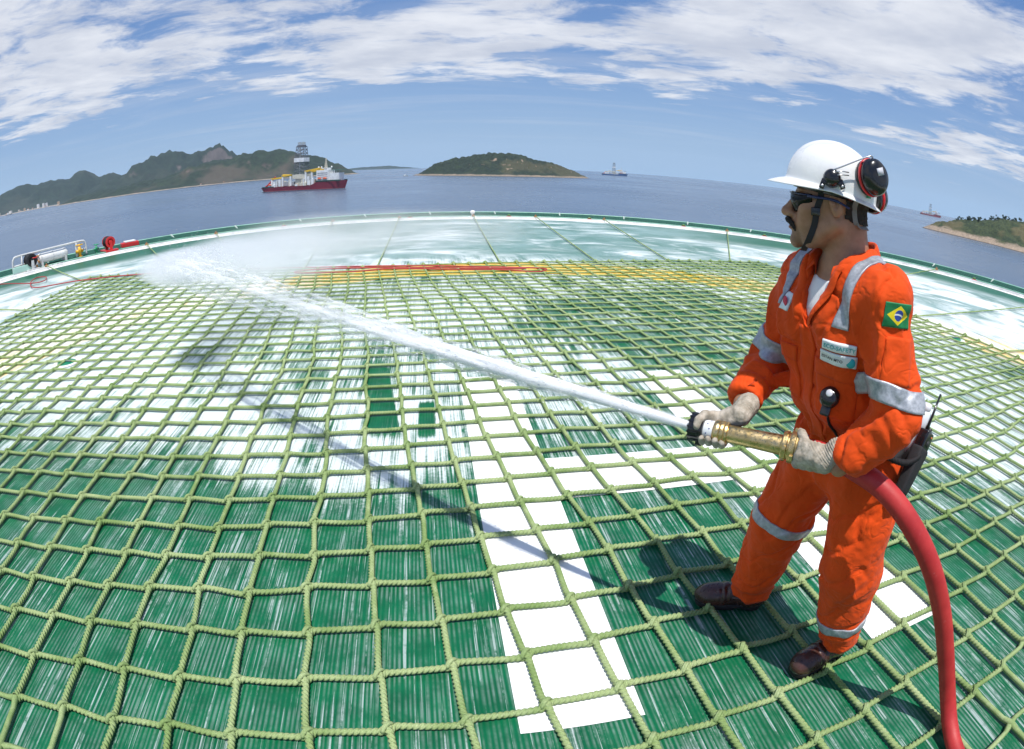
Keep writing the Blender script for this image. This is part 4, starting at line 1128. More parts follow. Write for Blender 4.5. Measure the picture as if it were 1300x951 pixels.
def on_head(x, y, z, off=.003):
    """nearest point of the face surface, a little outside"""
    p = hp(x, y, z); r = bodyTree.find_nearest(Vector(p)); n = Vector(p) - Vector(hp(0.01, 0, z * .8)); n.normalize(); return Vector(r[0]) + n * off
for sg in (1, -1):
    pts = [hc_(.030, .096 * sg, .038), on_head(.030, .080 * sg, .012, .006), on_head(.037, .072 * sg, -.020, .004), on_head(.043, .062 * sg, -.060, .004), on_head(.052, .046 * sg, -.098, .004), on_head(.066, .022 * sg, -.128, .005), hc_(.072, 0, -.134)]
    ribbon('chin_strap', pts, hf, .018, m_bm, shell_)
    pts = [hc_(-.066, .088 * sg, .012), on_head(-.064, .070 * sg, -.018, .006), on_head(-.072, .060 * sg, -.050, .006), on_head(-.090, .02 * sg, -.058, .007)]
    ribbon('nape_strap', pts, hf + hu * .6, .014, m_grey, shell_)
bm = bmesh.new(); add_box(bm, (0, 0, 0), (.026, .022, .006), bevel=.002, M=axis_matrix(on_head(.039, .070, -.026, .008), hl, hf)); pbm('buckle', bm, m_bk, shell_)
# side bracket and the pair of ear defenders parked on the back of the shell
m_redp2 = mat('red_plastic', (.62, .012, .015), .35); m_wire = mat('steel_wire', (.5, .5, .5), .3, .95)
for sg in (1, -1):
    Mb = axis_matrix(helw((.006, .112 * sg, .024)), Vector(hl) * sg + Vector(hu) * .25, Vector(hf) * -sg)
    bm = bmesh.new(); add_lathe(bm, [(0, .022), (.013, .021), (.021, .014), (.025, .002), (.026, -.004)], Mb, 24)
    add_box(bm, (.026, -.016, .002), (.014, .026, .010), .35, .003, Mb); add_box(bm, (-.026, -.018, .002), (.014, .028, .010), -.35, .003, Mb); add_box(bm, (0, -.012, .004), (.05, .016, .010), 0, .003, Mb)
    br = pbm('bracket', bm, m_bk, shell_)
    bm = bmesh.new(); add_tube(bm, [Mb @ Vector(p) for p in ((.004, .010, .019), (.026, .016, .016), (.046, .018, .004))], .0016, 6); add_tube(bm, [Mb @ Vector(p) for p in ((.004, .002, .020), (.026, .006, .017), (.046, .010, .004))], .0016, 6)
    add_lathe(bm, [(0, .008), (.004, .008), (.0045, .004)], Mb @ Matrix.Translation((.028, -.022, 0)), 10); add_lathe(bm, [(0, .008), (.004, .008), (.0045, .004)], Mb @ Matrix.Translation((-.028, -.024, 0)), 10)
    pbm('clip', bm, m_wire, br)
    cc = Vector(hp(-.108, .093, .074)) if sg > 0 else Vector(hp(-.128, -.074, .028))
    outd = (Vector(hl) * sg * .80 - Vector(hf) * .52 + Vector(hu) * .10).normalized()
    Mc = axis_matrix(cc, outd, Vector(hu) * .93 + Vector(hf) * .3)
    def oval(prof, sx=1.10, sy=.90):
        bm = bmesh.new(); add_lathe(bm, prof, Matrix.Identity(4), 40)
        for v in bm.verts: v.co.x *= sx; v.co.y *= sy
        bmesh.ops.transform(bm, matrix=Mc, verts=bm.verts); return bm
    cup = pbm('ear_cup', oval([(0, .034), (.020, .034), (.036, .030), (.044, .019), (.046, .006), (.046, -.004), (.0, -.004)]), m_bk, shell_)
    pbm('cup_ring', oval([(.040, -.0045), (.0475, -.005), (.0475, -.013), (.040, -.014)]), m_redp2, cup)
    pbm('cushion', oval([(.020, -.034), (.036, -.036), (.044, -.030), (.045, -.018), (.040, -.014), (.0, -.0145)]), m_bk, cup)
    if sg > 0:
        bm = bmesh.new(); add_box(bm, (.012, -.004, .0346), (.020, .022, .001), 0, 0, Mc); pbm('cup_label', bm, mat('pale_print', (.55, .55, .6), .5), cup)
    bm = bmesh.new(); e_ = Mb @ Vector((-.010, .014, .012)); add_tube(bm, spline([e_, e_ + Vector(hu) * .012 - Vector(hf) * .03, cc + outd * .012 + Vector(hu) * .052 + Vector(hf) * .02, cc + Vector(hu) * .050], 6), .0022, 6)
    pbm('cup_arm', bm, m_wire, shell_)
bm = bmesh.new(); add_box(bm, (0, 0, 0), (.018, .010, .0008), 0, 0, axis_matrix(helw((-.098, .073, .004)), Vector(hl) * .75 - Vector(hf) * .66, Vector(hf) + Vector(hl) * .7)); pbm('sticker', bm, mat('green_print', (.05, .35, .18), .5), shell_)
# sunglasses
m_lens = mat('dark_lens', (.003, .003, .004), .12, spec=.25); m_navy = mat('navy_plastic', (.01, .02, .09), .3)
gl = None
bm = bmesh.new()
def gpt(a, z, o=0.):            # wraparound lens surface; a = angle from the front
    return hc_((.100 + o) * math.cos(a) + .010, (.072 + o) * math.sin(a) * 1.04, z)
for sg in (1, -1):
    G_ = []
    for i in range(15):
        a = math.radians(7 + 58 * i / 14) * sg; t = i / 14
        zt = .023 - .004 * t; zb = -.0330 + .006 * abs(t - .40) * 3 + .020 * t ** 3
        if t < .15: zb += (.15 - t) * .07
        G_.append([bm.verts.new(gpt(a, zt + (zb - zt) * j / 6 - .002, .004 - .006 * (j / 6 - .4) ** 2 * 4)) for j in range(7)])
    for A, B2 in zip(G_, G_[1:]):
        for j in range(6): bm.faces.new((A[j], A[j + 1], B2[j + 1], B2[j]) if sg < 0 else (A[j], B2[j], B2[j + 1], A[j + 1]))
gl = pbm('sunglasses', bm, m_lens, person); s_ = gl.modifiers.new('s', 'SOLIDIFY'); s_.thickness = .002
bm = bmesh.new(); add_tube(bm, [gpt(math.radians(a), .018 - .004 * min(1, abs(a) / 59), .004) for a in range(-60, 61, 4)], .0022, 6)
for sg in (1, -1):
    add_tube(bm, spline([gpt(math.radians(59 * sg), .012, .005), hc_(.035, .084 * sg, .010), hc_(.0, .086 * sg, .008), hc_(-.022, .088 * sg, .002), hc_(-.048, .084 * sg, -.010)], 6), [.0045] * 6 + [.004] * 13 + [.0035] * 6, 6)
pbm('frame', bm, m_navy, gl)

# ---- belt with coiled cord, microphone on the chest
u_ = nrm(pelv - belly)
def bst(u, v): th = math.radians(62 + 190 * u); return belly + u_ * (.088 + .042 * v) + (tF * math.cos(th) + tL * math.sin(th)) * .34
put_grid('belt', bst, lambda u, v: -(tF * math.cos(math.radians(62 + 190 * u)) + tL * math.sin(math.radians(62 + 190 * u))), 60, 4, .009, m_bm, person, maxd=.3, thick=.003)
def surf(z, s, off=.004, F_=None):
    c = belly + (chest - belly) * ((z - belly[2]) / (chest[2] - belly[2])) if z > belly[2] else belly + (pelv - belly) * ((z - belly[2]) / (pelv[2] - belly[2]))
    c = np.array([c[0], c[1], z]); h = cast(CT, c + tL * s + tF * .35, -tF, .4); return (h[0] + tF * off) if h else c + tL * s + tF * .15
mp = Vector(surf(1.112, .112, .014))
mic = empty('chest_microphone', mp, 'small black speaker microphone with a silver dot for its highlight clipped to the front of the orange coverall', 'microphone')
Mm = axis_matrix((0, 0, 0), Vector(tF) * .7 + Vector(tL) * .45 + Vector((0, 0, .4)), Vector((0, 0, 1))) @ Matrix.Scale(1.35, 4)
bm = bmesh.new(); add_lathe(bm, [(0, .016), (.012, .015), (.021, .008), (.023, 0), (.020, -.008), (0, -.010)], Mm, 24); add_box(bm, (-.024, 0, -.002), (.03, .022, .014), 0, .004, Mm)
link('microphone_body', mesh_bm('m', bm, True), m_bk, mic)
bm = bmesh.new(); add_lathe(bm, [(0, .0175), (.006, .0168), (.0085, .0145), (.008, .012)], Mm @ Matrix.Translation((.006, 0, 0)), 20); link('cap', mesh_bm('m', bm, True), mat('highlight_silver', (.7, .7, .72), .25, .3), mic)  # silver dot standing in for the bright highlight on the black body
pts = [Vector(surf(z, s, .006)) - mp for z, s in ((1.095, .110), (1.06, .100), (1.02, .088), (.985, .078), (.955, .072), (.93, .070))]
bm = bmesh.new(); add_tube(bm, spline(pts, 8), .0042, 8); link('cord', mesh_bm('m', bm, True), m_bm, mic)

# ---- radio in its pouch at the left hip
rp_ = vec(1.165, 1.185, .93)
hq = cast(CT, rp_ + vec(.25, -.3, .0), nrm(rp_ * 0 + vec(-.25, .3, 0)), .5)
rh_ = hq[0] if hq else rp_; rp_ = vec(1.182, 1.163, .948)
ra_ = nrm(vec(.13, -.02, .20)); rn = nrm(vec(.35, -.93, .1)); Mr = axis_matrix((0, 0, 0), rn, Vector(ra_))     # x = long axis
radio = empty('two_way_radio', Vector(rp_), 'black two-way radio with stub antenna in a tapered pouch at the man\'s hip', 'radio')
bm = bmesh.new(); vs = add_box(bm, (-.035, 0, 0), (.15, .066, .044), 0, .010, Mr)
for v in bm.verts:
    q = Mr.inverted() @ v.co
    if q.x < -.03: q.y *= .72; q.z *= .8
    v.co = Mr @ q
link('pouch', mesh_bm('m', bm, True), m_bm, radio)
bm = bmesh.new(); add_tube(bm, spline([Vector(rh_ - rp_), Vector(rh_ - rp_) * .6 + Vector((0, 0, .03)), Vector((-.01, .02, .02))], 5), .012, 8); link('belt_loop', mesh_bm('m', bm, True), m_bm, radio)
bm = bmesh.new(); add_box(bm, (.062, 0, 0), (.060, .056, .036), 0, .006, Mr); bdy = link('radio_body', mesh_bm('m', bm, True), m_bk, radio)
bm = bmesh.new()
for y_ in (-.014, .010): add_lathe(bm, [(.007, .09), (.0075, .104), (0, .105)], Mr @ Matrix.Rotation(PI / 2, 4, 'Y') @ Matrix.Translation((0, y_, 0)), 12)
add_lathe(bm, [(.010, .0), (.010, .003), (0, .003)], Mr @ Matrix.Translation((.055, 0, .0175)), 16); link('knob', mesh_bm('m', bm, True), mat('dark_rubber', (.03, .03, .03), .5), bdy)
bm = bmesh.new(); add_tube(bm, [Mr @ Vector((.088, .020, .004)), Mr @ Vector((.135, .020, .004)), Mr @ Vector((.205, .020, .004))], [.0055, .0045, .0035], 8); link('antenna', mesh_bm('m', bm, True), m_bk, radio)
bm = bmesh.new(); add_lathe(bm, [(0, .0), (.0035, 0), (.003, .002), (0, .002)], Mr @ Matrix.Translation((.078, -.012, .0175)), 10); link('lamp', mesh_bm('m', bm, True), mat('orange_lamp', (.9, .25, .05), .4), bdy)
# coiled cord along the belt
pts = []
a_ = Vector(rp_) + Vector(rn) * .02 + Vector((-.01, 0, .02)); b_ = Vector(surf(.965, .165, .02))
for i in range(300):
    t = i / 299; p = a_.lerp(b_, t) + Vector((0, 0, -.02 * math.sin(PI * t))) + Vector(tL) * .03 * math.sin(PI * t); d_ = (b_ - a_).normalized(); x_, y_, _ = frame_from(d_)
    pts.append(p - Vector(rp_) + (x_ * math.cos(i * .75) + y_ * math.sin(i * .75)) * .0085)
bm = bmesh.new(); add_tube(bm, pts, .0026, 5); link('coiled_cord', mesh_bm('m', bm, True), m_bm, radio)

# ---- water bottle carried behind the hip
bt = vec(1.222, 1.25, .975); hq = cast(CT, bt + vec(.3, -.12, 0), nrm(vec(-.3, .12, 0)), .6)
bt = vec(1.215, 1.225, .995)
bot = empty('water_bottle', Vector(bt), 'clear white plastic water bottle with a round blue print hanging behind the man\'s back', 'bottle')
Mq = axis_matrix((0, 0, 0), Vector((.10, -.02, 1.)))
m_bot = mat('cloudy_plastic', (.72, .76, .80), .25, coat=.2)
bm = bmesh.new(); add_lathe(bm, [(0, -.06), (.030, -.06), (.034, -.05), (.034, .02), (.0325, .024), (.034, .028), (.033, .055), (.022, .078), (.014, .086)], Mq, 28); link('bottle_body', mesh_bm('m', bm, True), m_bot, bot)
bm = bmesh.new(); add_lathe(bm, [(.0155, .084), (.017, .088), (.017, .104), (0, .106)], Mq, 20); link('cap', mesh_bm('m', bm, True), mat('white_plastic_cap', (.75, .75, .78), .35), bot)
bm = bmesh.new(); Ml = Mq @ axis_matrix((.0, 0, 0), Vector((-.45, -.9, 0)), Vector((0, 0, 1)))
for k in range(3): add_lathe(bm, [(.016 - .0055 * k, .0346 + .0 * k), (.0135 - .0055 * k, .0352), (.0135 - .0055 * k, .033)], Ml, 24)
link('print', mesh_bm('m', bm, False), mat('blue_print', (.02, .12, .55), .5), bot)

# ================================================================ fire hose and nozzle
HP = NT1
hose = empty('fire_hose', Vector(HP), 'fat red fire hose ending in a brass nozzle, held in both hands by the man', 'fire hose')
Mz = axis_matrix((0, 0, 0), Vector(pf), (0, 0, 1)); LN = float(np.linalg.norm(NT0 - NT1))
def brass_fn(T, b):
    o = T.obj(); n = T.noise(o, 40., 5, .7)
    T.l(T.mix(T.ramp(n, .35, .7), (.56, .40, .17, 1), (.74, .56, .29, 1)), b.inputs['Base Color']); T.l(T.ramp(T.noise(o, 120., 4, .7), .3, .7, .22, .5), b.inputs['Roughness'])
    T.l(T.bump(n, .12, .002), b.inputs['Normal'])
m_brass = mat('worn_brass', (.6, .42, .18), .3, 1., fn=brass_fn)
def zl(name, prof, m, n=40, ribs=0, par=None):
    bm = bmesh.new(); add_lathe(bm, prof, Mz, n)
    return link(name, mesh_bm(name, bm, True), m, par or hose)
def edge(o, a=35):
    for p in o.data.polygons: p.use_smooth = True
    try: o.data.set_sharp_from_angle(angle=math.radians(a))
    except Exception: pass
    return o
barrel = edge(zl('barrel', [(.0, .02), (.030, .02), (.0295, .05), (.0275, .12), (.0265, .195), (.0255, .20), (.0, .20)], m_brass))
edge(zl('collar', [(.024, .195), (.032, .197), (.034, .203), (.031, .208), (.034, .213), (.034, .219), (.031, .223), (.0335, .228), (.0335, .236), (.030, .241), (.027, .243)], m_brass))
edge(zl('grip_ring', [(.026, .240), (.0285, .241), (.0285, .272), (.026, .273)], mat('white_enamel_ring', (.72, .74, .76), .35)))
bm = bmesh.new()
for k in range(12):
    a = 2 * PI * k / 12; add_lathe(bm, [(0, .0), (.0022, 0), (.0018, .0012), (0, .0012)], Mz @ Matrix.Rotation(a, 4, 'Z') @ Matrix.Translation((.0283, 0, .252 + .008 * (k % 2))) @ Matrix.Rotation(PI / 2, 4, 'Y'), 8)
link('dial_mark', mesh_bm('d', bm), mat('blue_dot', (.02, .03, .2), .5), hose)
tip = edge(zl('nozzle_tip', [(.026, .270), (.036, .272), (.040, .277), (.041, .300), (.042, LN - .006), (.040, LN), (.034, LN + .001), (.030, LN - .006), (.020, LN - .03), (0, LN - .035)], m_bk, 48))
bm = bmesh.new()
for k in range(16):
    a = 2 * PI * k / 16; add_box(bm, (.0415, 0, .300), (.0035, .006, .034), 0, .001, Mz @ Matrix.Rotation(a, 4, 'Z'))
add_box(bm, (-.046, 0, .285), (.022, .016, .022), 0, .004, Mz)
link('grip_rib', mesh_bm('r', bm), m_bk, tip)
cp = edge(zl('coupling', [(.028, .030), (.040, .028), (.043, .024), (.043, .012), (.039, .010), (.039, .006), (.0465, .004), (.048, -.002), (.048, -.012), (.0455, -.015), (.0455, -.018), (.048, -.021), (.048, -.034), (.044, -.038), (.036, -.040)], m_brass, 48))
bm = bmesh.new()
for k in range(6):
    a = 2 * PI * (k + .3) / 6; add_box(bm, (.050, 0, -.008 - .020 * (k % 2)), (.012, .018, .012), 0, .003, Mz @ Matrix.Rotation(a, 4, 'Z'))
    add_lathe(bm, [(0, .046), (.006, .046), (.007, .040)], Mz @ Matrix.Translation((0, 0, .018)) @ Matrix.Rotation(a + .5, 4, 'Z') @ Matrix.Rotation(PI / 2, 4, 'Y'), 10)
link('lug', mesh_bm('l', bm), m_brass, cp)
edge(zl('gasket', [(.034, -.036), (.0425, -.038), (.0425, -.045), (.034, -.047)], mat('blue_gasket', (.05, .05, .22), .5)))
hpts = [HP - pf * .040, HP - pf * .075, HP - pf * .12 + vec(.0, -.004, -.002), vec(.945, 1.165, .937), vec(1.010, 1.080, .912), vec(1.085, 1.005, .845), vec(1.185, .935, .725), vec(1.305, .885, .550), vec(1.425, .835, .345), vec(1.520, .775, .165), vec(1.545, .68, .070), vec(1.54, .55, .0365), vec(1.52, .25, .0365), vec(1.76, -.3, .0365), vec(1.6, -1.1, .0365), vec(1.0, -1.9, .0365)]
P_ = spline([Vector(p - HP) for p in hpts], 14)
bm = bmesh.new(); add_tube(bm, P_, .0325, 28)
def hose_fn(T, b):
    o = T.obj(); n = T.noise(o, 9., 4, .6); f = T.noise(o, 260., 3)
    c = T.mix(T.ramp(n, .3, .7), (.36, .013, .016, 1), (.47, .028, .026, 1)); c = T.mix(T.ramp(T.noise(o, 60., 5, .75), .58, .8, 0., .5), c, (.42, .16, .15, 1))
    T.l(c, b.inputs['Base Color']); T.l(T.bump(f, .4, .001), b.inputs['Normal'])
link('hose', mesh_bm('hose', bm, True), mat('red_hose_jacket', (.45, .03, .04), .55, fn=hose_fn), hose)

# ================================================================ thin red hose lying across the deck
thin = [(-14.0, 7.4), (-12.5, 8.05), (-11.39, 8.47), (-9.9, 8.32), (-9.62, 8.52), (-10.1, 8.97), (-10.36, 8.9), (-9.95, 8.35), (-9.2, 7.9), (-8.28, 8.33), (-7.33, 8.55), (-6.28, 8.83), (-5.4, 8.82), (-4.13, 8.88), (-3.1, 8.98), (-2.31, 8.99), (-1.14, 9.02), (-.15, 9.06), (.36, 9.02), (.52, 8.90), (.34, 8.72), (-.15, 8.80), (-1.1, 8.72), (-1.9, 8.80), (-2.45, 8.52), (-3.0, 8.42), (-3.45, 8.50), (-3.39, 8.66), (-2.7, 8.80), (-1.6, 8.90), (-.6, 8.90), (.2, 8.93)]
P_ = spline([Vector((x, y, .042 + .006 * math.sin(i * 2.1))) for i, (x, y) in enumerate(thin)], 12)
P_ = [p + Vector((0, .02 * float(vnoise(np.array([p.x * 1.5, p.y, 3.]))), 0)) for p in P_]
th_ = link('thin_hose', None, None) if False else None
bm = bmesh.new(); base_ = P_[0].copy(); base_.z = 0; add_tube(bm, [p - base_ for p in P_], .0115, 8)
o = link('thin_hose', mesh_bm('thin_hose', bm, True), mat('red_rubber', (.40, .045, .045), .6)); o.location = base_
tag(o, 'thin red hose looped across the far side of the net and deck', 'hose')
# ================================================================ gear on the left rim: guard rail, reels, valve, cylinder
def rimpt(x, y): return Vector((x, y, 0))
m_pipe = mat('grey_pipe_paint', (.62, .63, .62), .4, var=.1)
RA, RB = vec(-12.35, 9.75, 0), vec(-11.55, 12.1, 0)          # rail runs along the rim
d_ = Vector(nrm(RB - RA))
gr = empty('guard_rail', Vector(RA), 'pale pipe guard rail with rounded ends at the left edge of the deck', 'railing')
LR = float(np.linalg.norm(RB - RA))
def rl(t, z): return d_ * (t * LR) + Vector((0, 0, z))
bm = bmesh.new(); add_tube(bm, spline([rl(0, .05), rl(0, .28), rl(.015, .38), rl(.06, .43), rl(.3, .43), rl(.7, .43), rl(.94, .43), rl(.985, .38), rl(1, .28), rl(1, .05)], 6), .028, 10); link('handrail', mesh_bm('r', bm, True), m_pipe, gr)
for t in (.12, .86):
    bm = bmesh.new(); add_tube(bm, [rl(t, 0), rl(t, .43)], .03, 8); link('post', mesh_bm('r', bm, True), m_pipe, gr)
bm = bmesh.new(); add_tube(bm, [rl(0, .2), rl(.2, .2)], .022, 8); add_tube(bm, [rl(.86, .2), rl(1, .2)], .022, 8); link('mid_rail', mesh_bm('r', bm, True), m_pipe, gr)
bm = bmesh.new(); add_box(bm, (0, 0, 0), (4.2, .7, .05)); bmesh.ops.transform(bm, matrix=Matrix.Translation(d_ * LR * .5 + Vector((-.15, .1, -.01))) @ Matrix.Rotation(math.atan2(d_.y, d_.x), 4, 'Z'), verts=bm.verts); link('platform', mesh_bm('r', bm), m_gut, gr)
m_blk2 = mat('black_rubber_hose', (.012, .012, .014), .55); m_yel = mat('yellow_paint', (.75, .42, .02), .4); m_redm = mat('red_gloss_paint', (.62, .03, .03), .35)
def reel(x, y, r, lb, cm, sidem, rz, tilt=0.):
    o = empty('hose_reel', (x, y, 0), lb, 'hose reel', None, rz); zc_ = r + .10
    bm = bmesh.new(); M_ = Matrix.Translation((0, 0, zc_)) @ Matrix.Rotation(PI / 2, 4, 'X')
    for k in range(5): add_tube(bm, [M_ @ Vector(((r - .04) * math.cos(a), (r - .04) * math.sin(a), -.10 + .05 * k)) for a in np.linspace(0, 2 * PI, 28)[:-1]], .038, 8, closed=True)
    link('wound_hose', mesh_bm('m', bm, True), cm, o)
    bm = bmesh.new()
    for z_ in (-.15, .15): add_lathe(bm, [(.10, z_ - .01), (r * .98, z_ - .01), (r * .98, z_ + .01), (.10, z_ + .01), (.10, z_ - .01)], M_, 28)
    add_lathe(bm, [(0, -.19), (.06, -.19), (.06, .19), (0, .19)], M_, 14); link('drum', mesh_bm('m', bm), sidem, o)
    bm = bmesh.new(); add_box(bm, (0, -.19, zc_ / 2), (.08, .04, zc_)); add_box(bm, (0, .19, zc_ / 2), (.08, .04, zc_)); add_box(bm, (0, 0, .03), (.4, .56, .05)); link('stand', mesh_bm('m', bm), m_redm if cm is m_blk2 and sidem is m_redm else m_pipe, o)
    return o
reel(-12.65, 9.0, .17, 'round black hose reel at the very left edge of the picture', m_blk2, m_blk2, 1.2)
reel(-12.05, 10.2, .17, 'round black hose reel behind the left end of the guard rail', m_blk2, m_blk2, 1.2)
reel(-11.05, 12.6, .16, 'black hose wound on a red reel right of the guard rail', m_blk2, m_redm, 1.1)
o = empty('storage_canister', (-12.0, 11.05, 0), 'white horizontal canister lying on brackets inside the guard rail', 'canister', None, math.atan2(d_.y, d_.x))
bm = bmesh.new(); add_lathe(bm, [(0, -.52), (.09, -.50), (.13, -.45), (.13, .45), (.09, .50), (0, .52)], Matrix.Translation((0, 0, .22)) @ Matrix.Rotation(PI / 2, 4, 'Y'), 20); link('tank', mesh_bm('m', bm, True), m_rimwhite, o)
bm = bmesh.new(); [add_lathe(bm, [(.132, x_ - .02), (.14, x_ - .02), (.14, x_ + .02), (.132, x_ + .02)], Matrix.Translation((0, 0, .22)) @ Matrix.Rotation(PI / 2, 4, 'Y'), 20) for x_ in (-.4, 0, .4)]; [add_box(bm, (x_, 0, .08), (.06, .3, .14)) for x_ in (-.4, .4)]; link('strap', mesh_bm('m', bm), m_pipe, o)
def valve(x, y, lb, m1, s=1.):
    o = empty('hydrant_valve', (x, y, 0), lb, 'valve')
    bm = bmesh.new(); add_tube(bm, [(0, 0, 0), (0, 0, .34 * s)], .06 * s, 12); add_tube(bm, [(0, -.16 * s, .20 * s), (0, .16 * s, .20 * s)], .055 * s, 12); add_lathe(bm, [(.0, .0), (.10 * s, 0), (.10 * s, .03), (0, .03)], n=14); link('body', mesh_bm('m', bm, True), m1, o)
    bm = bmesh.new(); add_tube(bm, [(.13 * s * math.cos(a), .13 * s * math.sin(a), .40 * s) for a in np.linspace(0, 2 * PI, 19)[:-1]], .018 * s, 6, closed=True); add_tube(bm, [(-.13 * s, 0, .40 * s), (.13 * s, 0, .40 * s)], .014 * s, 6); add_tube(bm, [(0, 0, .33 * s), (0, 0, .42 * s)], .02 * s, 6); link('hand_wheel', mesh_bm('m', bm, True), m1 if m1 is not m_rimwhite else m_redm, o)
valve(-11.6, 11.85, 'yellow valve with hand wheel at the right end of the guard rail', m_yel, .85)
valve(-12.1, 10.45, 'orange brass valve beside the second black reel', mat('orange_brass', (.6, .26, .05), .35), .8)
valve(-11.95, 10.25, 'squat white valve standing in front of the second black reel', m_rimwhite, .8)
valve(-11.4, 12.4, 'small green valve between the guard rail and the red reel', mat('valve_green', (.02, .3, .14), .4), .6)
o = empty('storage_box', (-10.75, 13.25, 0), 'low red and white equipment box on the rim near the spray', 'box', None, .9)
bm = bmesh.new(); add_box(bm, (0, 0, .07), (.55, .28, .14), 0, .02); link('box_body', mesh_bm('m', bm), m_redm, o); bm = bmesh.new(); add_box(bm, (0, 0, .16), (.35, .26, .04), 0, .015); link('lid', mesh_bm('m', bm), m_rimwhite, o)
o = empty('green_sign', (-12.05, 9.85, 0), 'small pale green plate standing at the left foot of the guard rail', 'sign', None, math.atan2(d_.y, d_.x))
bm = bmesh.new(); add_box(bm, (0, 0, .12), (.6, .03, .15), 0, .01); link('plate', mesh_bm('m', bm), mat('pale_green_plate', (.45, .70, .60), .5), o); bm = bmesh.new(); add_box(bm, (-.25, .03, .1), (.04, .03, .2)); add_box(bm, (.25, .03, .1), (.04, .03, .2)); link('foot', mesh_bm('m', bm), m_pipe, o)

# ================================================================ hills and islands
def hills_fn(fa, fb, rock, rockamt, scale, brown=(.15, .11, .06), brownamt=.35, shore=0., shorec=(.30, .235, .17)):
    def fn(T, b):
        g_ = T.n('ShaderNodeNewGeometry'); nx, ny, nz_ = T.sep(g_.outputs['Normal']); o = T.obj(); x, y, z = T.sep(o)
        n1 = T.noise(o, scale, 5, .65); n2 = T.noise(o, scale * .22, 4, .6); n3 = T.noise(o, scale * 5, 4, .7)
        c = T.mix(T.ramp(n1, .32, .68), c4(fa), c4(fb))
        c = T.mix(T.ramp(n3, .35, .65, 0., .75), c, c4(tuple(q * .35 for q in fa)))
        c = T.mix(T.m('MULTIPLY', T.ramp(n2, .50, .62), brownamt), c, c4(brown))
        steep = T.ramp(T.m('ADD', T.m('SUBTRACT', 1., nz_), T.m('MULTIPLY', T.m('SUBTRACT', n1, .5), .5)), rockamt, rockamt + .12)
        rk = T.mix(T.ramp(T.noise(T.comb(x, y, T.m('MULTIPLY', z, .35)), scale * 2.2, 5, .7), .3, .7), c4(tuple(q * .55 for q in rock)), c4(rock))
        c = T.mix(steep, c, rk)
        if shore:
            sh = T.ramp(T.m('ADD', z, T.m('MULTIPLY', T.m('SUBTRACT', n1, .5), shore * 1.6)), shore * 1.05, shore * .5)
            c = T.mix(sh, c, T.mix(T.ramp(n3, .3, .7), c4(tuple(q * .6 for q in shorec)), c4(shorec)))
            wl = T.ramp(z, 1.8, .8); c = T.mix(wl, c, (.06, .05, .04, 1))
        T.l(c, b.inputs['Base Color']); T.l(T.bump(n3, .8, 3.), b.inputs['Normal'])
    return fn
def terrain(name, lo, hi, step, blobs, m, nscale, namp, ridged=0., ori=(0, 0), extra=None):
    """blobs: (x, y, height above sea, radius) ridge points; the sea cuts the foot"""
    xs = np.arange(lo[0], hi[0] + step, step); ys = np.arange(lo[1], hi[1] + step, step); X_, Y_ = np.meshgrid(xs, ys, indexing='ij'); Hh = np.full_like(X_, -30.)
    for x, y, h, r, *rest in blobs:
        ry = rest[0] if rest else r; ex = rest[1] if len(rest) > 1 else 2.
        dd = (((X_ - x) / r) ** 2 + ((Y_ - y) / ry) ** 2); Hh = np.maximum(Hh, (h + 12) * np.exp(-dd ** (ex / 2)) - 12)
    P_ = np.stack([X_ / nscale, Y_ / nscale, X_ * 0 + .5], -1); n_ = fbm(P_, 5, .52); w_ = np.clip(Hh / (np.max(Hh) * .35), 0, 1)
    Hh = Hh + namp * n_ * w_ - ridged * np.abs(fbm(P_ * 1.9 + 9, 4, .5)) * w_ * 1.2 + ridged * .35 * w_
    if extra: Hh = extra(X_, Y_, Hh)
    V_ = np.stack([X_ - ori[0], Y_ - ori[1], Hh], -1).reshape(-1, 3); idx = np.arange(X_.size).reshape(X_.shape)
    F_ = np.stack([idx[:-1, :-1], idx[1:, :-1], idx[1:, 1:], idx[:-1, 1:]], -1).reshape(-1, 4)
    V_[:, 2] += 2.6 * (step < 8) * np.clip(V_[:, 2] / 14 - .6, 0, 1) * vnoise(V_ / [11., 11., 1e6])
    F_ = F_[(V_[F_][:, :, 2] > -9).any(1)]
    o = link(name, mesh_np(name, V_, F_, True), m); o.location = (ori[0], ori[1], SEA); tag(o, kind='structure'); return o, (xs, ys, Hh)
def resamp(L, n):
    out = []; L = [tuple(q) + (q[3],) if len(q) == 4 else q for q in L]
    for a, b_ in zip(L, L[1:]):
        for k in range(n): out.append([a[q] + (b_[q] - a[q]) * k / n for q in range(len(a))])
    return out + [list(L[-1])]
F1_, F2_ = (.008, .021, .009), (.021, .041, .014)
m_isl = mat('island_cover', F2_, .9, fn=hills_fn(F1_, F2_, (.34, .25, .18), .36, .02, (.10, .085, .04), .45, 9.))
isl = [(-449, 2870, 15, 60, 90), (-411, 2880, 46, 55, 110), (-365, 2900, 69, 60, 150), (-289, 2920, 93, 75, 190), (-212, 2930, 105, 80, 210), (-135, 2930, 113, 80, 220), (-39, 2920, 114, 75, 215), (19, 2900, 104, 65, 190), (96, 2880, 82, 65, 165), (174, 2870, 70, 65, 150), (232, 2860, 54, 55, 120), (290, 2850, 26, 55, 95), (330, 2850, 12, 40, 70), (-490, 2860, 5, 40, 60)]
terrain('island', (-640, 2560), (460, 3260), 5., resamp(isl, 3), m_isl, 60., 7., 9., (-60, 2880))
m_hd = mat('headland_cover', F2_, .9, fn=hills_fn((.022, .045, .014), (.065, .085, .025), (.40, .30, .22), .50, .035, (.14, .11, .05), .6, 15., (.38, .29, .21)))
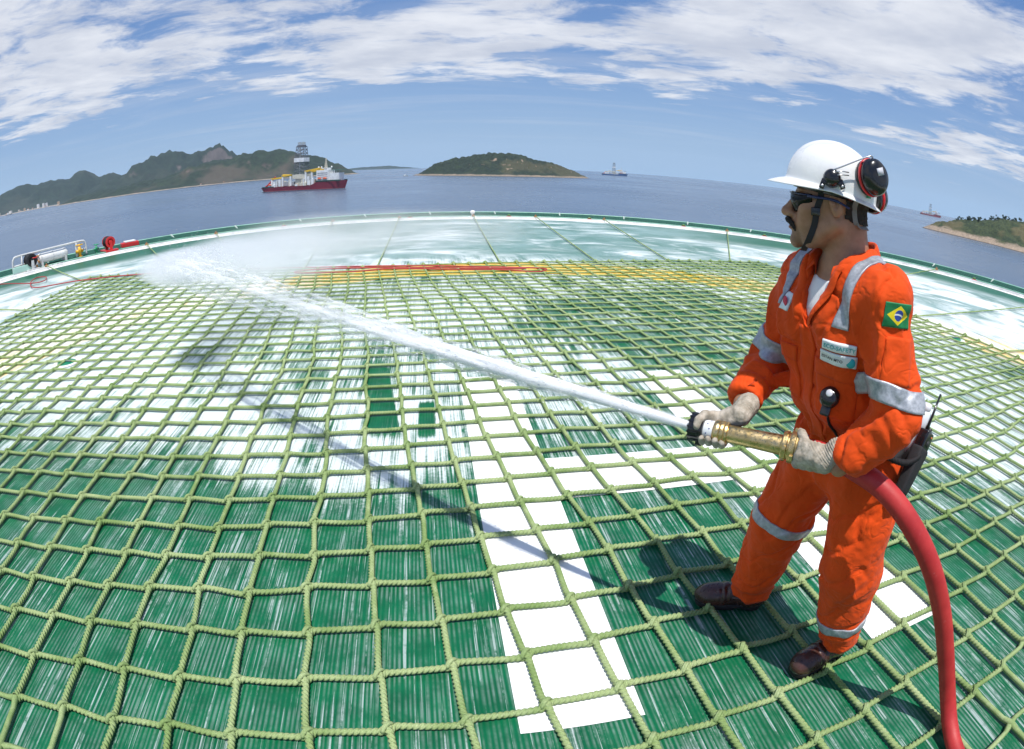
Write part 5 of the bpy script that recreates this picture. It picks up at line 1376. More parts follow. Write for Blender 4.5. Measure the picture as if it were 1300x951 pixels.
hd = [(1030, 1152, 3, 24, 28), (1052, 1146, 13, 36, 50), (1075, 1130, 27, 50, 70), (1110, 1105, 38, 60, 85), (1150, 1080, 50, 70, 100), (1200, 1040, 62, 80, 120), (1260, 1010, 70, 90, 130), (1350, 960, 80, 110, 150), (1470, 900, 88, 130, 170), (1620, 820, 92, 150, 200), (1800, 700, 90, 160, 220)]
hdo, HG = terrain('headland', (930, 450), (2050, 1420), 5., resamp(hd, 3), m_hd, 45., 4.5, 6., (1200, 1040))
def hgt(x, y):
    xs, ys, Hh = HG; return float(Hh[int(np.clip(round((x - xs[0]) / 5.), 0, len(xs) - 1)), int(np.clip(round((y - ys[0]) / 5.), 0, len(ys) - 1))])
m_mtn = mat('mountain_cover', F2_, .9, fn=hills_fn((.011, .026, .014), (.018, .036, .017), (.15, .12, .11), .50, .0045, (.07, .07, .05), .22, 0.))
m_frt = mat('hillside_cover', F2_, .9, fn=hills_fn((.012, .028, .012), (.022, .042, .015), (.15, .105, .09), .36, .007, (.105, .075, .058), .55, 7., (.4, .32, .25)))
far_ = [(-8200, 2500, 150, 500), (-7400, 3600, 260, 480), (-6352, 4864, 210, 330), (-6246, 4999, 275, 330), (-6161, 5103, 312, 330), (-6046, 5239, 305, 330), (-5912, 5389, 285, 340), (-5767, 5545, 303, 340), (-5660, 5653, 292, 330), (-5559, 5753, 352, 270), (-5500, 5809, 372, 230), (-5407, 5896, 326, 230), (-5304, 5989, 328, 230), (-5218, 6064, 282, 220), (-5114, 6152, 215, 230), (-4990, 6247, 215, 260)]
terrain('mountain_range', (-9000, 2000), (-4400, 7300), 32., resamp(far_, 2), m_mtn, 420., 26., 55., (-6000, 5200))
pk = [(-4520, 5130, 150, 260), (-4330, 5248, 195, 240), (-4247, 5310, 236, 220), (-4193, 5353, 300, 210), (-4131, 5401, 326, 210), (-4015, 5488, 382, 220), (-3858, 5600, 416, 240), (-3754, 5670, 402, 230), (-3618, 5758, 348, 210), (-3561, 5793, 370, 150), (-3480, 5842, 388, 130), (-3425, 5875, 420, 90), (-3348, 5918, 478, 85), (-3275, 5957, 390, 95), (-3183, 6009, 275, 180), (-3000, 6120, 180, 260)]
terrain('rocky_peak', (-5300, 4500), (-2500, 6900), 22., resamp(pk, 2), m_mtn, 300., 20., 48., (-3850, 5600))
ft = [(-3300, 3500, 50, 260, 200), (-2900, 3560, 75, 240), (-2736, 3640, 88, 230), (-2555, 3760, 110, 230), (-2422, 3840, 153, 220), (-2260, 3930, 170, 230), (-2106, 4010, 198, 230), (-2028, 4050, 221, 220), (-1956, 4083, 233, 220), (-1871, 4123, 232, 220), (-1803, 4153, 227, 215), (-1740, 4180, 204, 205), (-1689, 4200, 182, 200), (-1614, 4230, 171, 190), (-1527, 4253, 147, 170), (-1440, 4283, 111, 140), (-1352, 4300, 70, 110), (-1294, 4315, 36, 80), (-1250, 4324, 14, 50), (-1215, 4330, 6, 35)]
terrain('near_hill', (-3900, 3000), (-1050, 4900), 16., resamp(ft, 2), m_frt, 190., 13., 24., (-2200, 4000))
# low coast strip with the beach and town
coast = [(-6900, 2300), (-5600, 3000), (-4640, 3560), (-4080, 3800), (-3950, 4450), (-3900, 4900), (-3650, 5050), (-3300, 4850), (-2900, 3900), (-2600, 3460), (-2150, 3560), (-1750, 3750), (-1350, 4150)]
strip_ = resamp([(x - 60, y + 110, 7, 130) for x, y in coast], 8)
def flat(X_, Y_, Hh): return np.minimum(Hh, 7.) 
m_coast = mat('coast_cover', F2_, .9, fn=hills_fn((.025, .045, .018), (.07, .08, .04), (.3, .25, .2), .8, .01, (.2, .16, .1), .6, 6.2, (.62, .50, .40)))
terrain('coast_strip', (-7100, 2100), (-1250, 5400), 26., strip_, m_coast, 100., 1., 0., (-3800, 3900), flat)
faint = [(-3900, 12300, 30, 300), (-3532, 12400, 52, 260), (-3310, 12450, 64, 260), (-2966, 12500, 72, 260), (-2794, 12520, 82, 220), (-2534, 12560, 42, 240), (-2274, 12600, 18, 220)]
terrain('distant_island', (-4500, 11900), (-1900, 12950), 60., resamp(faint, 2), m_mtn, 300., 8., 10., (-3000, 12450))

# town houses and blocks along the beach, each its own object
bm = bmesh.new(); add_box(bm, (0, 0, .5), (1, 1, 1)); wall_me = mesh_bm('house', bm)
wm = [mat('town_wall_' + n_, c_, .8) for n_, c_ in (('cream', (.62, .56, .48)), ('white', (.72, .71, .69)), ('ochre', (.50, .36, .24)))]
wall_me.materials.append(wm[0])
def house(i, x, y, z, w_, dp, h_, a, tall):
    nm = 'apartment_block' if tall else 'house'
    o = empty(nm, (x, y, SEA + z), 'pale apartment block standing in the town behind the far left beach' if tall else 'small pale house in the low town along the far beach below the mountains', 'building', 'town blocks behind the beach' if tall else 'town houses along the beach', a)
    bm = bmesh.new(); add_box(bm, (0, 0, h_ / 2), (w_, dp, h_)); me = mesh_bm('wall', bm); link('wall', me, wm[i % 3], o)
    bm = bmesh.new()
    if tall: add_box(bm, (0, 0, h_ + .4), (w_ * 1.02, dp * 1.02, .8)); add_box(bm, (w_ * .1, 0, h_ + 2), (w_ * .3, dp * .4, 2.6))
    else:
        vs = [bm.verts.new(p) for p in ((-w_ * .53, -dp * .53, h_), (w_ * .53, -dp * .53, h_), (w_ * .53, dp * .53, h_), (-w_ * .53, dp * .53, h_), (-w_ * .5, 0, h_ + 2.6), (w_ * .5, 0, h_ + 2.6))]
        for f in ((0, 1, 5, 4), (2, 3, 4, 5), (1, 2, 5), (3, 0, 4), (3, 2, 1, 0)): bm.faces.new([vs[k] for k in f])
    link('roof', mesh_bm('roof', bm), mat('roof_grey', (.4, .38, .36), .7) if tall else mat('roof_tile', (.42, .17, .10), .8), o)
R2 = random.Random(5); n_ = 0
cs = resamp(coast, 40)
for k in range(150):
    i = int(R2.random() ** .9 * (len(cs) - 1)); x, y = cs[i]; back = R2.uniform(60, 190)
    x += -.45 * back + R2.uniform(-25, 25); y += .85 * back; tall = i < 190 and R2.random() < .42
    if not tall and R2.random() < .25: continue
    house(k, x, y, 5, R2.uniform(16, 42) * (1. if tall else .8), R2.uniform(12, 20), R2.uniform(18, 42) if tall else R2.uniform(6, 11), R2.uniform(-.6, .3), tall)

# trees standing on the headland
m_leaf = mat('headland_leaves', (.022, .045, .015), .8, var=.35, vscale=.6); m_trunk = mat('tree_bark', (.10, .07, .05), .9)
def htree(x, y, h_, w_, seed, lb, grp):
    z = hgt(x, y) - .6; R3 = np.random.default_rng(seed)
    o = empty('tree', (x, y, SEA + z), lb, 'tree', grp)
    bm = bmesh.new(); add_tube(bm, [(0, 0, 0), (.2, .1, h_ * .5), (0, 0, h_ * .75)], [.32, .22, .12], 6)
    for a in (0, 2.1, 4.2): add_tube(bm, [(.1, .05, h_ * .45), (w_ * .4 * math.cos(a), w_ * .4 * math.sin(a), h_ * .75)], [.14, .06], 5)
    link('trunk', mesh_bm('trunk', bm), m_trunk, o)
    n = 420; cl = R3.normal(size=(7, 3)) * [w_ * .33, w_ * .33, h_ * .16] + [0, 0, h_ * .62]; c = cl[R3.integers(0, 7, n)] + R3.normal(size=(n, 3)) * [w_ * .15, w_ * .15, h_ * .07]
    a = R3.normal(size=(n, 3)); a /= np.linalg.norm(a, axis=1)[:, None]; b2 = np.cross(a, R3.normal(size=(n, 3))); b2 /= np.linalg.norm(b2, axis=1)[:, None]; s_ = R3.uniform(.5, 1.15, (n, 1))
    V_ = np.stack([c - a * s_, c + b2 * s_ * .7, c + a * s_, c - b2 * s_ * .7], 1).reshape(-1, 3); link('crown', mesh_np('crown', V_, np.arange(4 * n).reshape(-1, 4), False), m_leaf, o)
R4 = random.Random(11)
for k in range(44):
    t = R4.random(); x = 1125 + 330 * t + R4.uniform(-12, 12); y = 1098 - 200 * t + R4.uniform(-14, 34)
    htree(x, y, R4.uniform(7, 12) + 3 * t, R4.uniform(6, 10), 100 + k, 'dark green tree on the crest of the rocky headland at the right', 'trees on the headland crest')
htree(1108, 1110, 9, 6, 77, 'lone small tree on the headland nearest its bare point', None)

# ================================================================ drillships
def hull_mesh(L, B, Hs, Hb, rake=.03, z0=-3., z1=None):
    """bow at +x. Hs stern height, Hb bow height"""
    bm = bmesh.new(); rows = []
    for i in range(25):
        t = i / 24; x = -L / 2 + L * t
        w_ = B / 2 * (1 if t < .80 else max(.02, 1 - ((t - .80) / .20) ** 2.2)) * (.86 + .14 * min(1, t / .06))
        zt = Hs if t < .66 else Hs + (Hb - Hs) * min(1, (t - .66) / .015)
        zz = z1 if z1 else zt
        xo = L * rake * max(0, (t - .80) / .20); xs_ = -L * .018 * max(0, 1 - t / .05)
        rows.append([bm.verts.new(p) for p in ((x - xo * .3 - xs_ * 1.5, -w_ * .9, z0), (x + xo + xs_, -w_, zz), (x + xo + xs_, w_, zz), (x - xo * .3 - xs_ * 1.5, w_ * .9, z0))])
    for A, B_ in zip(rows, rows[1:]):
        for j in range(4): bm.faces.new((A[j], A[(j + 1) % 4], B_[(j + 1) % 4], B_[j]))
    bm.faces.new(rows[0]); bm.faces.new(rows[-1][::-1]); return mesh_bm('hull', bm)
def lattice(x, y, z0, z1, w0, w1, r, n):
    bm = bmesh.new(); cs_ = [(-1, -1), (1, -1), (1, 1), (-1, 1)]
    P_ = lambda k, t: Vector((x + cs_[k][0] * (w0 + (w1 - w0) * t) / 2, y + cs_[k][1] * (w0 + (w1 - w0) * t) / 2, z0 + (z1 - z0) * t))
    for k in range(4): add_tube(bm, [P_(k, 0), P_(k, 1)], r, 5)
    for i in range(n):
        t0, t1 = i / n, (i + 1) / n
        for k in range(4):
            add_tube(bm, [P_(k, t1), P_((k + 1) % 4, t1)], r * .7, 4); add_tube(bm, [P_(k, t0), P_((k + 1) % 4, t1)], r * .6, 4); add_tube(bm, [P_((k + 1) % 4, t0), P_(k, t1)], r * .6, 4)
    return bm
def smat(n, c, r=.5): return mat('ship_' + n, c, r, var=.12, vscale=.15)
def drillship(x, y, head, L, hullc, lb, name_hull, big=True, der=(.45, .5), bowright=True, topc=None):
    s = L / 215.; o = empty('drillship', (x, y, SEA), lb, 'ship', None, head)
    def bxs(name, items, m, par=o, bev=0.):
        bm = bmesh.new()
        for (fx, yy, z, lx, ly, lz) in items: add_box(bm, ((fx - .5) * L, yy * s, (z + lz / 2) * s), (lx * s, ly * s, lz * s), 0, bev * s)
        return link(name, mesh_bm(name, bm), m, par)
    hb = 20 * s
    h = link('hull', hull_mesh(L, 38 * s, 11.5 * s, 19.5 * s), smat('hull_' + name_hull, hullc), o)
    bm = bmesh.new(); 
    link('waterline_stripe', hull_mesh(L * 1.001, 38.4 * s, 1, 1, .004, -.5, 1.6 * s), smat('stripe', (.45, .42, .42)), h)
    bxs('bulwark', [(.84, 19.05, 18.8, 64, .5, 3.0), (.84, -19.05, 18.8, 64, .5, 3.0), (.08, 18.6, 10.8, 34, .7, 2.6), (.08, -18.6, 10.8, 34, .7, 2.6)], smat('dark_green', (.015, .06, .045)), h)
    wht = smat('white', (.74, .75, .74)); crm = smat('cream', (.62, .58, .47)); yel = smat('yellow', (.72, .46, .03)); gry = smat('grey', (.32, .34, .35)); drk = smat('dark', (.10, .11, .13)); org = smat('orange', (.80, .16, .05)); red = smat('red', (.5, .05, .05))
    dh = bxs('deckhouse', [(.77, 0, 20, 31, 34, 25), (.77, 0, 45, 20, 20, 5), (.895, 0, 20, 27, 30, 17.5)], wht)
    bxs('window', [(.77, -17.1, 24 + 4.6 * k, 26, .3, 1.1) for k in range(4)] + [(.77, 17.1, 24 + 4.6 * k, 26, .3, 1.1) for k in range(4)] + [(.77, -10.2, 46.5, 18, .3, 1.6)], drk, dh)
    bxs('helideck', [(.925, 0, 43.5, 27, 27, 1.2)], smat('helideck', (.10, .22, .17)))
    bxs('helideck_support', [(.88 + .018 * k, -8 + 16 * (k % 2), 37, 1, 1, 6.5) for k in range(5)], gry)
    bm = lattice(((.775) - .5) * L, 0, 50 * s, 72 * s, 5 * s, 1.2 * s, .35 * s, 4); link('mast', mesh_bm('mast', bm), crm, o)
    bm = bmesh.new()
    for fx, yy in ((.705, -8), (.83, 6), (.70, 9)): add_lathe(bm, [(0, 49.5 * s), (1.8 * s, 50.3 * s), (2 * s, 52 * s), (1 * s, 53.6 * s), (0, 54 * s)], Matrix.Translation(((fx - .5) * L, yy * s, 0)), 10)
    link('radome', mesh_bm('radome', bm, True), wht, o)
    for k, fx in enumerate((.735, .80)):
        for sd in (-1, 1):
            bm = bmesh.new(); add_lathe(bm, [(0, -5 * s), (1.3 * s, -4.2 * s), (1.8 * s, -2 * s), (1.8 * s, 2 * s), (1.3 * s, 4.2 * s), (0, 5 * s)], Matrix.Translation(((fx - .5) * L, 18.6 * sd * s, 26 * s)) @ Matrix.Rotation(PI / 2, 4, 'Y'), 10); link('lifeboat', mesh_bm('lifeboat', bm, True), org, o)
    bm = bmesh.new(); add_lathe(bm, [(0, -4.5 * s), (1.5 * s, -3 * s), (1.8 * s, 0), (1.5 * s, 3 * s), (0, 4.5 * s)], Matrix.Translation((-.40 * L, -16 * s, 17 * s)) @ Matrix.Rotation(PI / 2, 4, 'Y'), 10); link('lifeboat', mesh_bm('lifeboat', bm, True), org, o)
    # derrick
    w0, w1 = 28 * s, 18.5 * s; dx = (.475 - .5) * L
    bm = lattice(dx, 0, 38 * s, 104 * s, w0, w1, .75 * s, 8); dk = link('derrick', mesh_bm('derrick', bm), drk, o)
    bm = bmesh.new()
    add_box(bm, (dx, 0, 72 * s), (w0 * .97, w0 * .97, 9.5 * s)); link('banner', mesh_bm('banner', bm), wht, dk)
    bxs('crown', [(.452, 0, 103, 8, 12, 4), (.498, 0, 103, 8, 12, 4), (.475, 0, 102.5, 20, 20, 1.5)], drk, dk)
    for fx in (.450, .500):
        bm = lattice((fx - .5) * L, 0, 107 * s, 114 * s, 6 * s, 6 * s, .35 * s, 2); link('crown_frame', mesh_bm('crown', bm), gry, dk)
    bm = bmesh.new(); add_tube(bm, [(dx + 1 * s, -w0 * .45, 38 * s), (dx + 1 * s, -w1 * .45, 104 * s)], 1.3 * s, 6); link('stand_pipe', mesh_bm('p', bm), gry, dk)
    bxs('drill_floor', [(.475, 0, 28, 36, 28, 10.5), (.475, 0, 12.5, 24, 22, 16)], crm)
    R_ = random.Random(3); items = []; it2 = []
    for k in range(78 if big else 10):
        fx = R_.uniform(.12, .69); (items if k % 2 else it2).append((fx, R_.uniform(-17, 14), 11.4, R_.uniform(2, 9), R_.uniform(3, 8), R_.uniform(3, 17)))
    bxs('deck_module', items, wht); bxs('deck_module', it2, crm)
    bxs('pipe_rack', [(.3, 0, 13, 46, 26, 9), (.60, 0, 13, 26, 28, 12)], gry)
    bxs('winch_house', [(.235, -16, 12.4, 6, 5, 16), (.60, -16.5, 12.4, 5, 5, 20), (.165, -14, 12.4, 7, 8, 12)], wht)
    for k, (fx, yy, z, ln, up_, dirx, m_) in enumerate(((.12, -12, 31, 30, 1.5, 1, yel), (.27, -15, 36, 24, 2, 1, yel), (.37, -14, 37, 22, 2, -1, yel), (.56, -14, 44, 40, 6, 1, yel), (.64, -15, 43, 30, 3, 1, yel), (.045, -12, 14, 26, 22, 1, red))):
        cr = bxs('crane', [(fx, yy, 12.4, 4, 4, z - 12)], wht if m_ is yel else m_)
        bm = bmesh.new(); a0 = Vector(((fx - .5) * L, yy * s, z * s)); b0 = a0 + Vector((ln * dirx * s, 0, up_ * s))
        for q_ in (-1, 1): add_tube(bm, [a0 + Vector((0, q_ * s, 1.1 * s)), b0 + Vector((0, q_ * .5 * s, .4 * s))], 1.1 * s, 5); add_tube(bm, [a0 + Vector((0, q_ * s, -1.1 * s)), b0 + Vector((0, q_ * .5 * s, -.4 * s))], 1.1 * s, 5)
        for q_ in range(8):
            p_ = a0.lerp(b0, (q_ + .5) / 8); add_box(bm, p_, (.8 * s, 2. * s, 2.2 * s))
        add_box(bm, a0, (5 * s, 4 * s, 4 * s)); link('boom', mesh_bm('boom', bm), m_, cr)
    return o
def heading(x, y, ax, ay, bx, by): return math.atan2(by - ay, bx - ax)
drillship(-493, 1286, math.atan2(-28, 215), 217, (.20, .016, .035), 'large drillship with dark red hull, tall lattice derrick and white deckhouse before the hills', 'crimson')
drillship(880, 5130, math.atan2(-180, 960) + .05, 225, (.03, .09, .26), 'small distant drillship with blue hull right of the green island', 'blue', big=False)
drillship(3780, 4210, math.atan2(-640, 700), 215, (.42, .045, .05), 'small distant drillship with red hull near the rocky headland', 'red', big=False)
def smallboat(x, y, L, hc, lb, hd_, nm='fishing_boat', cat='boat'):
    o = empty(nm, (x, y, SEA), lb, cat, None, hd_)
    link('hull', hull_mesh(L, L * .28, L * .10, L * .15, .03, -L * .03), mat('hull_' + nm + '_%d' % int(L), hc, .5), o)
    bm = bmesh.new(); add_box(bm, (-L * .18, 0, L * .17), (L * .3, L * .2, L * .16)); add_box(bm, (-L * .15, 0, L * .28), (L * .16, L * .16, L * .08)); link('cabin', mesh_bm('c', bm), m_rimwhite, o)
    bm = bmesh.new(); add_tube(bm, [(0, 0, L * .1), (0, 0, L * .48)], L * .012, 5); link('mast', mesh_bm('c', bm), m_pipe, o)
smallboat(-518, 2700, 24, (.35, .38, .35), 'tiny grey boat on the open water left of the green island', .3)
smallboat(3300, 3160, 52, (.45, .10, .10), 'tiny red workboat on the horizon just behind the point of the headland', -.6, 'workboat', 'boat')
smallboat(-4150, 3280, 60, (.25, .25, .25), 'low dark barge close to the beach at the far left', .8, 'barge', 'barge')

# ================================================================ water jet and drifting spray
JD = Vector((-.79, .61, 0)).normalized(); J0 = Vector(NT0)
JS = Vector((JD.y, -JD.x, 0))
def jz(t): return .93 + .045 * math.sin(min(t, 4.4) / 4.4 * PI * .9) * .6 - .02 * (t / 4.4)
def jr(t): return .018 + .013 * min(1, t / .5) + .020 * t + .0035 * t * t
jet = empty('water_jet', J0, 'white jet of water shooting from the nozzle across the deck to the left', 'water jet')
def jet_mesh(scale, namp, seed, t0=0., t1=4.5, n=26, dens=60, sx=1.0, fade=9.):
    ts_ = np.linspace(t0, t1, int(dens * (t1 - t0))); V_ = []
    for t in ts_:
        for j in range(n):
            a = 2 * PI * j / n; r = jr(t) * scale
            nn = fbm(np.array([t * sx * 2.2 + seed, math.cos(a) * 1.3 / (1), math.sin(a) * 1.3 + seed]), 4, .6)
            k = min(1, t / .8); r = r * (1 + namp * float(nn) * (.12 + .88 * k)) * (1 if t < fade else max(.05, 1 - ((t - fade) / (t1 - fade)) ** 1.6))
            wob = .10 * jr(t) * k * float(vnoise(np.array([t * 2.1, seed, 1.])))
            p = JD * t + JS * (r * math.cos(a) + wob) + Vector((0, 0, jz(t) - .93 + r * math.sin(a)))
            V_.append(p)
    V_ = np.array(V_); k = len(ts_); idx = np.arange(k * n).reshape(k, n); a = idx[:-1]; b_ = idx[1:]
    F_ = np.stack([a, np.roll(a, -1, 1), np.roll(b_, -1, 1), b_], -1).reshape(-1, 4)
    c0, c1 = len(V_), len(V_) + 1; V_ = np.concatenate([V_, [V_[:n].mean(0)], [V_[-n:].mean(0)]])
    T1 = np.stack([np.roll(idx[0], -1), idx[0], np.full(n, c0)], -1); T2 = np.stack([idx[-1], np.roll(idx[-1], -1), np.full(n, c1)], -1)
    return mesh_np('jet', V_, [F_, T1, T2], True)
def foamw_fn(T, b):
    b.inputs['Subsurface Weight'].default_value = .4; b.inputs['Subsurface Radius'].default_value = (.05, .05, .05)
    x, y, z = T.sep(T.obj()); al = T.m('ADD', T.m('MULTIPLY', x, JD.x), T.m('MULTIPLY', y, JD.y)); ac = T.m('ADD', T.m('MULTIPLY', x, JS.x), T.m('MULTIPLY', y, JS.y))
    st_ = T.noise(T.comb(T.m('MULTIPLY', al, 7.), T.m('MULTIPLY', ac, 45.), T.m('MULTIPLY', z, 45.)), 1., 4, .65)
    T.l(T.bump(st_, .3, .012), b.inputs['Normal']); T.l(T.ramp(al, .2, 2.4, .85, .30), b.inputs['Alpha'])
m_foamw = mat('white_water', (.86, .88, .90), .55, fn=foamw_fn)
link('core', jet_mesh(.60, .26, 2.2, 0, 2.9, fade=.25), m_foamw, jet)
def veil(name, cover):
    def fn(T, b):
        x, y, z = T.sep(T.obj()); al = T.m('ADD', T.m('MULTIPLY', x, JD.x), T.m('MULTIPLY', y, JD.y)); ac = T.m('ADD', T.m('MULTIPLY', x, JS.x), T.m('MULTIPLY', y, JS.y))
        s1_ = T.noise(T.comb(T.m('MULTIPLY', al, 2.6), T.m('MULTIPLY', ac, 26.), T.m('MULTIPLY', z, 26.)), 1., 6, .66, .4)
        T.l(T.m('MULTIPLY', T.m('MULTIPLY', T.ramp(s1_, .60 - cover, .84 - cover), .42), T.ramp(al, 4.6, 3.1, .0, 1.)), b.inputs['Alpha'])
        b.inputs['Base Color'].default_value = (.88, .90, .92, 1)
    return mat(name, (.88, .9, .92), .6, fn=fn)
for sc_, cv_, sd_ in ((.80, .22, 3.3), (.97, .13, 5.1), (1.15, .05, 9.4)): link('veil', jet_mesh(sc_, .26, sd_, .0, 4.35 + .2 * (sc_ > .9), 22, 60), veil('water_veil_%d' % int(cv_ * 100), cv_), jet)
def vol(name, dens, nscale, aniso=.3, lo=.35, hi=.65, stretch=None, col_=(.97, .98, .99), end=None):
    m = bpy.data.materials.new(name); m.use_nodes = True; T = NT(m.node_tree); m.node_tree.nodes.remove(m.node_tree.nodes['Principled BSDF'])
    pv = T.n('ShaderNodeVolumePrincipled'); pv.inputs['Color'].default_value = c4(col_); pv.inputs['Anisotropy'].default_value = aniso
    T.l(pv.outputs[0], m.node_tree.nodes['Material Output'].inputs['Volume'])
    if nscale:
        o = T.obj(); x, y, z = T.sep(o); al = T.m('ADD', T.m('MULTIPLY', x, JD.x), T.m('MULTIPLY', y, JD.y))
        v = o
        if stretch:
            ac = T.m('ADD', T.m('MULTIPLY', x, JS.x), T.m('MULTIPLY', y, JS.y)); v = T.comb(T.m('MULTIPLY', al, stretch), ac, z)
        nz_ = T.noise(v, nscale, 4, .6, .3); dd = T.ramp(nz_, lo, hi, 0., dens)
        if end is not None: dd = end(T, dd, al, x, y, z)
        T.l(dd, pv.inputs['Density'])
    else: pv.inputs['Density'].default_value = dens
    MATS[name] = m; return m
def fall(T, dd, al, x, y, z): return T.m('MULTIPLY', dd, T.ramp(al, .0, 4.4, 1.6, .42, smooth=False))
m_sheath = vol('spray_sheath', 34., 9., .2, .25, .7, .35, end=fall)

# flung droplets: far too many to count, one object
R5 = np.random.default_rng(4); nd = 4200; t = 4.9 * R5.random(nd) ** .62
rad_ = np.array([jr(q) for q in t]); rr = np.abs(R5.normal(size=nd)) * .62 + .45; an = R5.uniform(0, 2 * PI, nd)
C = np.outer(t, np.array(JD)) + np.outer(rad_ * rr * 1.15 * np.cos(an), np.array(JS)); C[:, 2] += np.array([jz(q) - .93 for q in t]) + rad_ * rr * np.sin(an) - .010 * t * rr
C[:, :] += np.outer(np.clip(t - 3, 0, 3) ** 1.5 * R5.random(nd) * .22, [.9, .4, .1])
sz = R5.uniform(.0008, .0022, nd) * (1 + .22 * t)
oct_ = np.array([(1, 0, 0), (-1, 0, 0), (0, 1, 0), (0, -1, 0), (0, 0, 1), (0, 0, -1)], float); of = np.array([(0, 2, 4), (2, 1, 4), (1, 3, 4), (3, 0, 4), (2, 0, 5), (1, 2, 5), (3, 1, 5), (0, 3, 5)])
stv = np.array(JD)[None, :] * 1.6
V_ = C[:, None, :] + oct_[None] * sz[:, None, None]; V_ += (oct_ @ np.array(JD))[None, :, None] * np.array(JD)[None, None, :] * (sz * 2.2)[:, None, None]
F_ = (of[None] + 6 * np.arange(nd)[:, None, None]).reshape(-1, 3)
dr_o = link('droplets', mesh_np('droplets', V_.reshape(-1, 3), F_, True), m_foamw, jet); dr_o['kind'] = 'stuff'
# mist blown back to the right
def puff(name, c, r, dens, nscale, seed, rot=0.):
    bm = bmesh.new(); bmesh.ops.create_icosphere(bm, subdivisions=4, radius=1.)
    for v in bm.verts:
        n_ = float(fbm(np.array([v.co.x * 1.3 + seed, v.co.y * 1.3, v.co.z * 1.3]), 3)); v.co *= 1 + .22 * n_; v.co = Vector((v.co.x * r[0], v.co.y * r[1], v.co.z * r[2]))
    bmesh.ops.transform(bm, matrix=Matrix.Rotation(rot, 4, 'Z'), verts=bm.verts)
    def fl_(T, dd, al, x, y, z):
        c_, s_ = math.cos(rot), math.sin(rot); xl = T.m('ADD', T.m('MULTIPLY', x, c_), T.m('MULTIPLY', y, s_)); yl = T.m('SUBTRACT', T.m('MULTIPLY', y, c_), T.m('MULTIPLY', x, s_))
        q = T.m('ADD', T.m('ADD', T.m('POWER', T.m('ABSOLUTE', T.m('DIVIDE', xl, r[0])), 2.), T.m('POWER', T.m('ABSOLUTE', T.m('DIVIDE', yl, r[1])), 2.)), T.m('POWER', T.m('ABSOLUTE', T.m('DIVIDE', z, r[2])), 2.))
        return T.m('MULTIPLY', dd, T.ramp(q, 1., .05))
    m = vol(name + '_air', dens, nscale, .3, .25, .75, None, end=fl_)
    return link(name, mesh_bm(name, bm, True), m, mistp, Vector(c) - mistp.location)
mistp = empty('drifting_spray', (-2.9, 4.6, 0), 'soft white cloud of spray where the jet breaks up, drifting over the far net', 'spray')
mistp['kind'] = 'stuff'
puff('dense_puff', (-2.86, 4.22, .92), (.46, .44, .18), 17., 2.6, 1., .3)
puff('dense_puff', (-2.95, 4.9, .86), (.62, .75, .20), 6., 2.0, 6., .3)
puff('thin_mist', (-2.8, 6.0, .74), (1.3, 1.6, .30), 3.2, 1.1, 4., .2)
puff('thin_mist', (-1.9, 7.4, .80), (2.6, 1.5, .34), 1.1, .8, 8., .25)
# sea
def sea_fn(T, b):
    o = T.obj(); x, y, z = T.sep(o)
    v = T.comb(T.m('MULTIPLY', x, 1.), T.m('MULTIPLY', y, 1.), 0.)
    w1 = T.noise(v, .035, 4, .6, .6); w2 = T.noise(v, .35, 4, .65, .3); w3 = T.noise(v, .006, 3, .6, .4)
    h = T.m('ADD', T.m('ADD', T.m('MULTIPLY', w1, 3.2), T.m('MULTIPLY', w2, .55)), T.m('MULTIPLY', w3, 6.))
    T.l(T.bump(h, 1., 1.), b.inputs['Normal'])
    c = T.mix(T.ramp(T.noise(v, .0016, 5, .6, .5), .3, .7), (.075, .115, .175, 1), (.10, .145, .21, 1))
    T.l(c, b.inputs['Base Color']); T.l(T.ramp(T.noise(v, .0011, 4, .6), .3, .7, .16, .34), b.inputs['Roughness'])
m_sea = mat('sea_water', (.03, .06, .1), .3, fn=sea_fn)
bm = bmesh.new(); R = 13500.
rings = [0, 60, 300, 1200, 4000, 9000, R]; prev = None
c0 = bm.verts.new((0, 0, SEA))
for r in rings[1:]:
    L = [bm.verts.new((r * math.cos(2 * PI * i / 128), r * math.sin(2 * PI * i / 128), SEA)) for i in range(128)]
    for i in range(128):
        if prev is None: bm.faces.new((c0, L[i], L[(i + 1) % 128]))
        else: bm.faces.new((prev[i], L[i], L[(i + 1) % 128], prev[(i + 1) % 128]))
    prev = L
tag(link('sea', mesh_bm('sea', bm), m_sea), kind='structure')
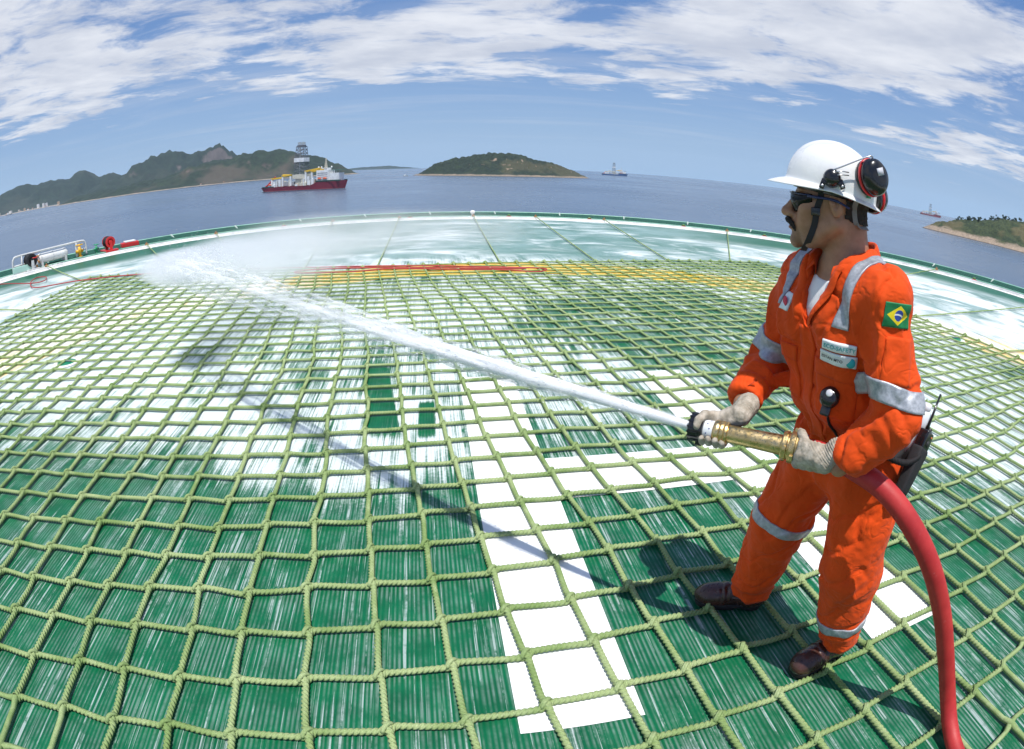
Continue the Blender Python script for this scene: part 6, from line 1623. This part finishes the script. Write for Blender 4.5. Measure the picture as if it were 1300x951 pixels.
# the air between here and the hills
bm = bmesh.new(); add_box(bm, (0, 0, (SEA - 1 + 520) / 2), (29000, 29000, 520 - (SEA - 1)))
hz = link('haze', mesh_bm('haze', bm), vol('sea_air', 2.1e-5, 0, .0, col_=(.64, .84, 1.)))
tag(hz, kind='stuff', label='thin blue sea haze in front of the far hills')
# pieces that only share a material become objects of their own
def split_pieces(o):
    me = o.data; n = len(me.vertices); co = np.empty(n * 3, np.float32); me.vertices.foreach_get('co', co); co = co.reshape(-1, 3)
    par = list(range(n))
    def find(a):
        while par[a] != a: par[a] = par[par[a]]; a = par[a]
        return a
    for e in me.edges:
        a, b_ = find(e.vertices[0]), find(e.vertices[1])
        if a != b_: par[a] = b_
    root = np.array([find(i) for i in range(n)]); roots, isl_ = np.unique(root, return_inverse=True); k = len(roots)
    if k < 2: return
    lo = np.array([co[isl_ == i].min(0) for i in range(k)]); hi = np.array([co[isl_ == i].max(0) for i in range(k)]); size = (hi - lo).max(1); p2 = list(range(k))
    def f2(a):
        while p2[a] != a: a = p2[a]
        return a
    for i in range(k):
        for j in range(i + 1, k):
            gp = np.linalg.norm(np.maximum(0, np.maximum(lo[i] - hi[j], lo[j] - hi[i])))
            if gp <= max(.02, .5 * max(size[i], size[j])): p2[f2(i)] = f2(j)
    grp = np.array([f2(i) for i in range(k)])[isl_]; ids = np.unique(grp)
    if len(ids) < 2: return
    name = o.name.split('.')[0]
    for gi in ids[1:]:
        m2 = me.copy(); bm = bmesh.new(); bm.from_mesh(m2); bm.verts.ensure_lookup_table(); bmesh.ops.delete(bm, geom=[v for v in bm.verts if grp[v.index] != gi], context='VERTS'); bm.to_mesh(m2); bm.free()
        c = o.copy(); c.data = m2; c.name = name; col.objects.link(c)
    bm = bmesh.new(); bm.from_mesh(me); bm.verts.ensure_lookup_table(); bmesh.ops.delete(bm, geom=[v for v in bm.verts if grp[v.index] != ids[0]], context='VERTS'); bm.to_mesh(me); bm.free()
WANT = {'reflective_band', 'clip', 'knob', 'lug', 'mid_rail', 'strap', 'foot', 'bulwark', 'window', 'helideck_support', 'radome', 'deck_module', 'pipe_rack', 'winch_house', 'shoulder_strip', 'veil'}
for o in list(col.objects):
    if o.type == 'MESH' and o.name.split('.')[0] in WANT: split_pieces(o)
